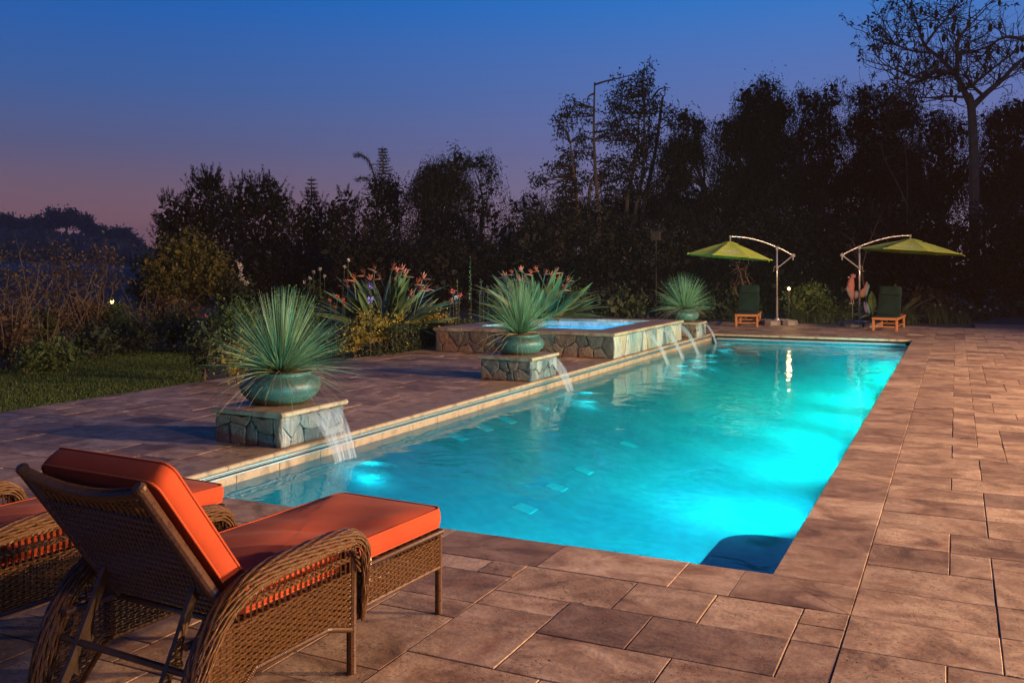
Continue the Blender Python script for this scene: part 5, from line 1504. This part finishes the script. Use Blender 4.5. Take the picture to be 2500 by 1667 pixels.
low('dark leafy rose shrub with white roses, left of the orange-flowered clump', 725, 760, 21.2, 46, 56, 'f_hedge', 1.0)
low('dark leafy rose shrub with pale pink roses beside the olive shrub', 556, 735, 23.6, 26, 50, 'f_hedge', 1.0)
# wooden stake at the terrace edge
p = a2(849, 806, 17.0); b = MB(); b.rbox((0, 0, .13), (.03, .03, .32), .004)
o = b.build('wooden_stake', mat['wood']); o.location = (p[0], p[1], -.02); tag(o, 'short wooden stake at the edge of the terrace by the hedge', 'stake')

# ------------------------------------------------------------------ far right beds
G4 = 'grass tufts along the far terrace edge'
def tuft(label, x, yb, d, n, h, spread, m='f_strap', w=.012):
    p = a2(x, yb, d); p[2] = -.05
    t = thing('grass_tuft', label, 'plant', p, 0, G4); Q = []
    for _ in range(n):
        a = rng.uniform(0, 2*PI); L = h*rng.uniform(.55, 1.1); s0 = np.array((rng.normal()*spread*.25, rng.normal()*spread*.25, 0))
        out = np.array((math.cos(a), math.sin(a), 0))*rng.uniform(.2, .9)
        ts = np.linspace(0, 1, 6)[:, None]; C = s0+out*L*ts**1.5*.8+np.array((0, 0, 1.))*L*(ts-.42*ts**2.4)
        sd = unit(np.cross(out, (0, 0, 1.))+rng.normal(size=3)*.3); wd = w*(1-.85*ts)
        A, B = C+sd*wd/2, C-sd*wd/2
        Q.append(np.stack([A[:-1], A[1:], B[1:], B[:-1]], 1))
    kind(quads('blades', np.concatenate(Q), mat[m], t), 'stuff')
tuft('low strap-leaved grass tuft right of the left umbrella pole', 1830, 746, 27.2, 150, .75, .5)
tuft('grass tuft midway between the two umbrella poles', 1890, 748, 27.0, 150, .6, .6)
tuft('grass tuft left of the right umbrella pole', 1940, 750, 26.9, 130, .6, .5)
tuft('grass tuft close to the right sunbed', 2085, 755, 26.8, 170, .85, .5)
tuft('wide arching grass tuft right of the right sunbed', 2150, 757, 26.8, 240, .95, .7)
tuft('low grass tuft at the right end of the far bed', 2210, 757, 27.0, 140, .6, .5)
tuft('small grass tuft behind the left sunbed', 1690, 744, 27.6, 110, .5, .4)
low('round green shrub lit by the glowing garden lamp', 1856, 735, 27.8, 55, 42, 'f_green', 1.7)
low('reddish shrub right of the right sunbed', 2130, 735, 28.5, 55, 38, 'f_brown', 1.0)
low('dark shrub between the lamp-lit shrub and the rooster figure', 1935, 740, 28.4, 42, 34, 'f_hedge', 1.2)
low('dark shrub behind the left sunbed and thin bare tree', 1700, 735, 29, 60, 34, 'f_hedge', 1.0)
low('dark shrub at the right end of the far bed', 2215, 745, 28.6, 60, 26, 'f_hedge', 1.0)
low('dark shrub beyond the terrace at the right edge', 2320, 742, 30.5, 70, 28, 'f_hedge', 1.0)
low('dark shrub beyond the spa, left of the farthest grass plant', 1420, 735, 27.5, 70, 38, 'f_hedge', 1.0)
low('dark shrub between the farthest grass plant and the left sunbed', 1600, 738, 29.5, 60, 30, 'f_hedge', 1.0)
# palm-like cycads behind the right sunbed
def cycad(label, x, yb, d, n, L0):
    p = a2(x, yb, d); p[2] = -.05
    t = thing('cycad', label, 'plant', p, 0, 'broad-leaved plants behind the right sunbed')
    for i in range(n):
        a = i*2.4; e = R(75)-R(55)*math.sqrt(i/n); L = L0*rng.uniform(.8, 1.1)
        o = link('leaf', PAD[i % 3], None, t)
        o.matrix_local = Matrix.Rotation(a, 4, 'Z') @ Matrix.Rotation(PI/2-e, 4, 'X') @ Matrix.Diagonal((1.7, L, L, 1))
cycad('broad-leaved dark plant left behind the right sunbed', 2005, 735, 28.0, 22, 1.25)
cycad('broad-leaved plant right behind the right sunbed with lit upright leaves', 2060, 735, 28.3, 24, 1.5)
# thin bare tree behind the left sunbed
def thin_tree(label, stems, d, leafy):
    base = a2(stems[0][0][0], 740, d); base[2] = -.05
    t = thing('small_bare_tree', label, 'tree', base, 0, 'thin bare trees in the far bed'); b = MB(); tips = []
    for st in stems:
        P = smooth_path([a2(x, y, d+rng.uniform(-.1, .1))-base for x, y in st], 18); b.tube(P, np.linspace(.028, .008, 18), 5)
        for _ in range(16):
            i = rng.integers(5, 18); u = unit(rng.normal(size=3)+np.array((0, 0, .2))); Q = branch(b, P[i], P[i]+u*rng.uniform(.15, .55), .008, .003, .10, 6, 3); tips.append(Q[-1])
    b.build('trunk', mat['twig'], t)
    tp = np.array(tips); I = rng.integers(0, len(tp), leafy); quads('crown', leaf_q(tp[I]+rng.normal(size=(leafy, 3))*.06, unit(rng.normal(size=(leafy, 3))), .06, .03), mat['f_dark'], t)
thin_tree('thin bare twisted tree under the left umbrella canopy', [[(1712, 735), (1716, 690), (1706, 650), (1698, 620), (1690, 600)], [(1716, 690), (1722, 655), (1712, 630), (1720, 600)], [(1705, 735), (1700, 690), (1690, 670), (1686, 650)]], 28.2, 70)
thin_tree('thin bare leaning tree behind the right umbrella pole', [[(1990, 740), (1988, 680), (1978, 620), (1962, 560), (1940, 540)], [(1978, 620), (1996, 560), (2020, 500)], [(1985, 660), (1970, 600), (1950, 560)]], 29.5, 60)
thin_tree('slender sapling with straight stem rising above the right umbrella', [[(2084, 640), (2084, 480), (2083, 400), (2078, 290)], [(2084, 470), (2060, 420), (2030, 360), (2025, 320)]], 33, 80)

# rooster figure
def rooster():
    p = a2(1957, 668, 27.6); base = np.array((p[0], p[1], -.05)); zc = p[2]+.05
    t = thing('rooster_ornament', 'pink and grey metal rooster figure on a stake beside the right umbrella pole', 'ornament', base, YAW)
    k = 27.6/FPX*1.0629
    cx, cy = 1957, 668
    def o2(x, y): return np.array(((x-cx)*k, 0, zc-(y-cy)*k))
    def blob(name, pts, th, m, parent=t, y=0):
        P = np.array([o2(*q) for q in pts]); c = P.mean(0); n = len(P); V = []
        for s_, dy in ((1.0, 0), (.85, th*.7), (.5, th)): V.append(c+(P-c)*s_+np.array((0, y-dy, 0)))
        for s_, dy in ((.85, th*.7), (.5, th)): V.append(c+(P-c)*s_+np.array((0, y+dy, 0)))
        Vv = np.vstack(V); b = MB(); F = []
        for a, bq in ((0, 1), (1, 2)): F += [(a*n+i, a*n+(i+1) % n, bq*n+(i+1) % n, bq*n+i) for i in range(n)]
        F.append(tuple(2*n+i for i in range(n)))
        for a, bq in ((0, 3), (3, 4)): F += [(a*n+(i+1) % n, a*n+i, bq*n+i, bq*n+(i+1) % n) for i in range(n)]
        F.append(tuple(4*n+i for i in range(n-1, -1, -1)))
        b.add(Vv, F); return b.build(name, m, parent, True)
    pink = pmat('salmon_paint', (.34, .09, .07), (.42, .14, .10), 12, .6); grey = pmat('grey_paint', (.15, .12, .11), (.24, .19, .17), 12, .6)
    teal = pmat('teal_paint', (.03, .12, .15), (.06, .2, .22), 9, .5); rust = pmat('rust_paint', (.22, .07, .04), (.3, .12, .06), 9, .6); vio = pmat('violet_paint', (.10, .07, .15), (.15, .1, .2), 9, .6)
    blob('body', [(1950, 640), (1955, 633), (1960, 632), (1962, 645), (1963, 655), (1962, 664), (1962, 672), (1960, 690), (1954, 692), (1950, 684), (1946, 672), (1944, 660), (1946, 650)], .05, pink)
    blob('wing', [(1944, 655), (1948, 664), (1953, 673), (1957, 684), (1953, 688), (1949, 682), (1945, 673), (1942, 663)], .035, grey, y=-.03)
    blob('rump', [(1960, 670), (1966, 667), (1971, 670), (1972, 678), (1969, 685), (1963, 688), (1960, 680)], .05, grey)
    blob('comb', [(1953, 634), (1954, 629), (1957, 632), (1959, 627), (1962, 631), (1965, 630), (1966, 635), (1962, 640)], .015, pink)
    blob('beak', [(1951, 635), (1946, 637), (1951, 639)], .012, mat['white_fl'])
    b = MB()
    for x in (1955, 1960):
        b.tube([o2(x, 688), o2(x, 697)], .01, 5); b.tube([o2(x-5, 697.5), o2(x+2, 697)], .009, 5); b.build('leg', mat['white_fl'], t); b = MB()
    blob('tail', [(1970, 672), (1984, 660), (1990, 645), (1994, 650), (1990, 664), (1992, 670), (1984, 684), (1976, 684)], .02, rust)
    blob('tail_plume', [(1984, 668), (1992, 655), (1994, 650), (1998, 656), (1993, 676), (1988, 684)], .016, teal)
    blob('tail_plume', [(1984, 690), (1990, 700), (1995, 712), (1991, 722), (1986, 716), (1983, 704)], .016, vio)
    blob('tail_plume', [(1989, 690), (1996, 704), (2000, 718), (1996, 724), (1991, 712)], .016, teal)
    b = MB(); b.tube([o2(1958, 697), (o2(1958, 697)[0], 0, 0)], .009, 6); b.build('stake', mat['steel'], t)
rooster()

# nest box on its post
p = a2(1507, 700, 29); t = thing('nest_box', 'dark wooden box on a tall post left of the farthest grass plant', 'nest box', (p[0], p[1], -.05))
b = MB(); b.tube([(0, 0, 0), (0, 0, 2.45)], .02, 8); b.build('post', mat['darkwood'], t)
b = MB(); b.rbox((0, 0, 2.58), (.26, .22, .26), .008); b.build('box', mat['darkwood'], t)
b = MB(); b.rbox((0, 0, 2.725), (.34, .30, .03), .006, Matrix.Rotation(.15, 3, 'X')); b.build('lid', mat['darkwood'], t)

# garden lamps
def garden_lamp(label, x, y, d, power):
    p = at(x*1.0629, y*1.0629, d); t = thing('garden_lamp', label, 'lamp', (p[0], p[1], -.05), 0, 'lit garden path lamps')
    z = p[2]+.05
    b = MB(); b.tube([(0, 0, 0), (0, 0, z-.06)], .012, 8); b.build('stake', mat['black'], t)
    b = MB(); b.lathe([(.012, z-.07), (.03, z-.06), (.03, z-.045), (0, z-.045)], 14); b.build('socket', mat['black'], t)
    b = MB(); b.lathe([(0, z-.05), (.03, z-.035), (.042, z), (.03, z+.03), (0, z+.042)], 14); b.build('bulb', mat['bulb'], t, True)
    b = MB(); b.lathe([(0, z+.10), (.05, z+.09), (.12, z+.055), (.115, z+.052), (0, z+.075)], 20); b.build('cap', mat['black'], t)
    b = MB()
    for a in (0, 2*PI/3, 4*PI/3): b.tube([(.03*math.cos(a), .03*math.sin(a), z-.05), (.09*math.cos(a), .09*math.sin(a), z+.068)], .004, 4)
    b.build('cage', mat['black'], t)
    lamp('garden_lamp_light', 'POINT', (p[0], p[1], p[2]), power, (1, .6, .2), .045)
garden_lamp('lit garden lamp glowing at the green shrub between the umbrellas', 1812, 663, 26.9, 110)
garden_lamp('lit garden lamp glowing among the shrubs on the far left', 258, 693, 21.5, 110)

# ------------------------------------------------------------------ lawn
lawn_pts = [(DX0+.01, -1), (DX0+.01, 9.75), (-9.95, 10.35), (-10.7, 10.95), (-11.6, 12.2), (-12.6, 13.3), (-13.6, 13.7), (-14.4, 13.2), (-14.2, 11.6), (-13.6, 9.8), (-13.4, 7), (-13.4, -1)]
b = MB(); b.poly([(x, y, -.035) for x, y in lawn_pts]); lawn = kind(b.build('lawn', mat['soil']))
def inside(P, poly):
    x, y = P[:, 0], P[:, 1]; r = np.zeros(len(P), bool); j = len(poly)-1
    for i in range(len(poly)):
        xi, yi = poly[i]; xj, yj = poly[j]
        c = ((yi > y) != (yj > y)) & (x < (xj-xi)*(y-yi)/(yj-yi+1e-12)+xi); r ^= c; j = i
    return r
n = 120000; P = np.stack([rng.uniform(-14.6, DX0, n), rng.uniform(3.5, 13.8, n), np.full(n, -.036)], 1); P = P[inside(P, lawn_pts)]
lean = unit(np.c_[rng.normal(size=(len(P), 2))*.45, np.ones(len(P))])
kind(quads('grass', leaf_q(P, lean, rng.uniform(.035, .065, len(P)), .009), mat['f_grass']), 'stuff')

# ------------------------------------------------------------------ far hill with its trees
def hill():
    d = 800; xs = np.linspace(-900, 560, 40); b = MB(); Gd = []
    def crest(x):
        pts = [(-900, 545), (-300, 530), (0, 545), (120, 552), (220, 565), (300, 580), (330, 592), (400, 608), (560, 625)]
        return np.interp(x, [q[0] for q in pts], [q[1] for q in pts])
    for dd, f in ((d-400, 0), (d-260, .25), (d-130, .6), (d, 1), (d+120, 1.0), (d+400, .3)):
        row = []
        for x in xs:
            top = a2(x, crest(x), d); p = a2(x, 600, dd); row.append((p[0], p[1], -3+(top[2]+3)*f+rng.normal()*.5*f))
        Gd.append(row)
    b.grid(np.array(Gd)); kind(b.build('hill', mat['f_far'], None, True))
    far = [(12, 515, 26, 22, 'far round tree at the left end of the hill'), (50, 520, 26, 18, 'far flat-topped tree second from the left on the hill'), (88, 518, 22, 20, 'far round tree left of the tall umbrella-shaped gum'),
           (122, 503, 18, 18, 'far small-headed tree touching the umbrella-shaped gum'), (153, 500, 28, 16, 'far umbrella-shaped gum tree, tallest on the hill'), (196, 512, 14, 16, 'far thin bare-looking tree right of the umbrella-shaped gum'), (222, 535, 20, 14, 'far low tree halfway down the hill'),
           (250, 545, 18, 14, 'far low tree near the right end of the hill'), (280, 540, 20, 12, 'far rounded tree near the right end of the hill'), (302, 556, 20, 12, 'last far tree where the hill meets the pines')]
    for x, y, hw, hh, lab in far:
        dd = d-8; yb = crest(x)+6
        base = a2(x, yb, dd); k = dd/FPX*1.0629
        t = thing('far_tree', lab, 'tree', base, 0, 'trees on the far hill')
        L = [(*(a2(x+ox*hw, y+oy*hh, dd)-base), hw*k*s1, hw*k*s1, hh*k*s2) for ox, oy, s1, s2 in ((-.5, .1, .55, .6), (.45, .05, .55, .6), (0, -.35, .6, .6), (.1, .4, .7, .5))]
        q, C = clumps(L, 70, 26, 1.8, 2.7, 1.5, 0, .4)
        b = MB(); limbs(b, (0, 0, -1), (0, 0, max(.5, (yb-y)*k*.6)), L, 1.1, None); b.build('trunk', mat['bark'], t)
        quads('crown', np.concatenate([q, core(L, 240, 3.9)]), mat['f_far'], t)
    # scrub on the hillside
    n = 5200; x = rng.uniform(-60, 420, n); f = rng.random(n)**.6; P = []
    for xi, fi in zip(x, f):
        top = a2(xi, crest(xi), d); p = a2(xi, 600, d-260+260*fi); z = -3+(top[2]+3)*(.25+.75*fi)
        P.append((p[0], p[1], z+rng.uniform(-1.2, 6)))
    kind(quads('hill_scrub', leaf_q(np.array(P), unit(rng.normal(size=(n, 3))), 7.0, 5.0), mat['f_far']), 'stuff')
hill()
# ------------------------------------------------------------------ evening haze
b = MB(); x0, x1, y0, y1, z0, z1 = -1900, 900, -200, 1900, -6, 95
b.add([(x0,y0,z0),(x1,y0,z0),(x1,y1,z0),(x0,y1,z0),(x0,y0,z1),(x1,y0,z1),(x1,y1,z1),(x0,y1,z1)], [(0,3,2,1),(4,5,6,7),(0,1,5,4),(1,2,6,5),(2,3,7,6),(3,0,4,7)])
M = NM('evening_haze'); M.t.nodes.remove(M.b)
pv = M.n('ShaderNodeVolumePrincipled'); pv.inputs['Color'].default_value = (1, .72, .64, 1); pv.inputs['Density'].default_value = .0003
M.l(pv.outputs[0], M.o.inputs['Volume'])
kind(b.build('haze', M.m), 'stuff')
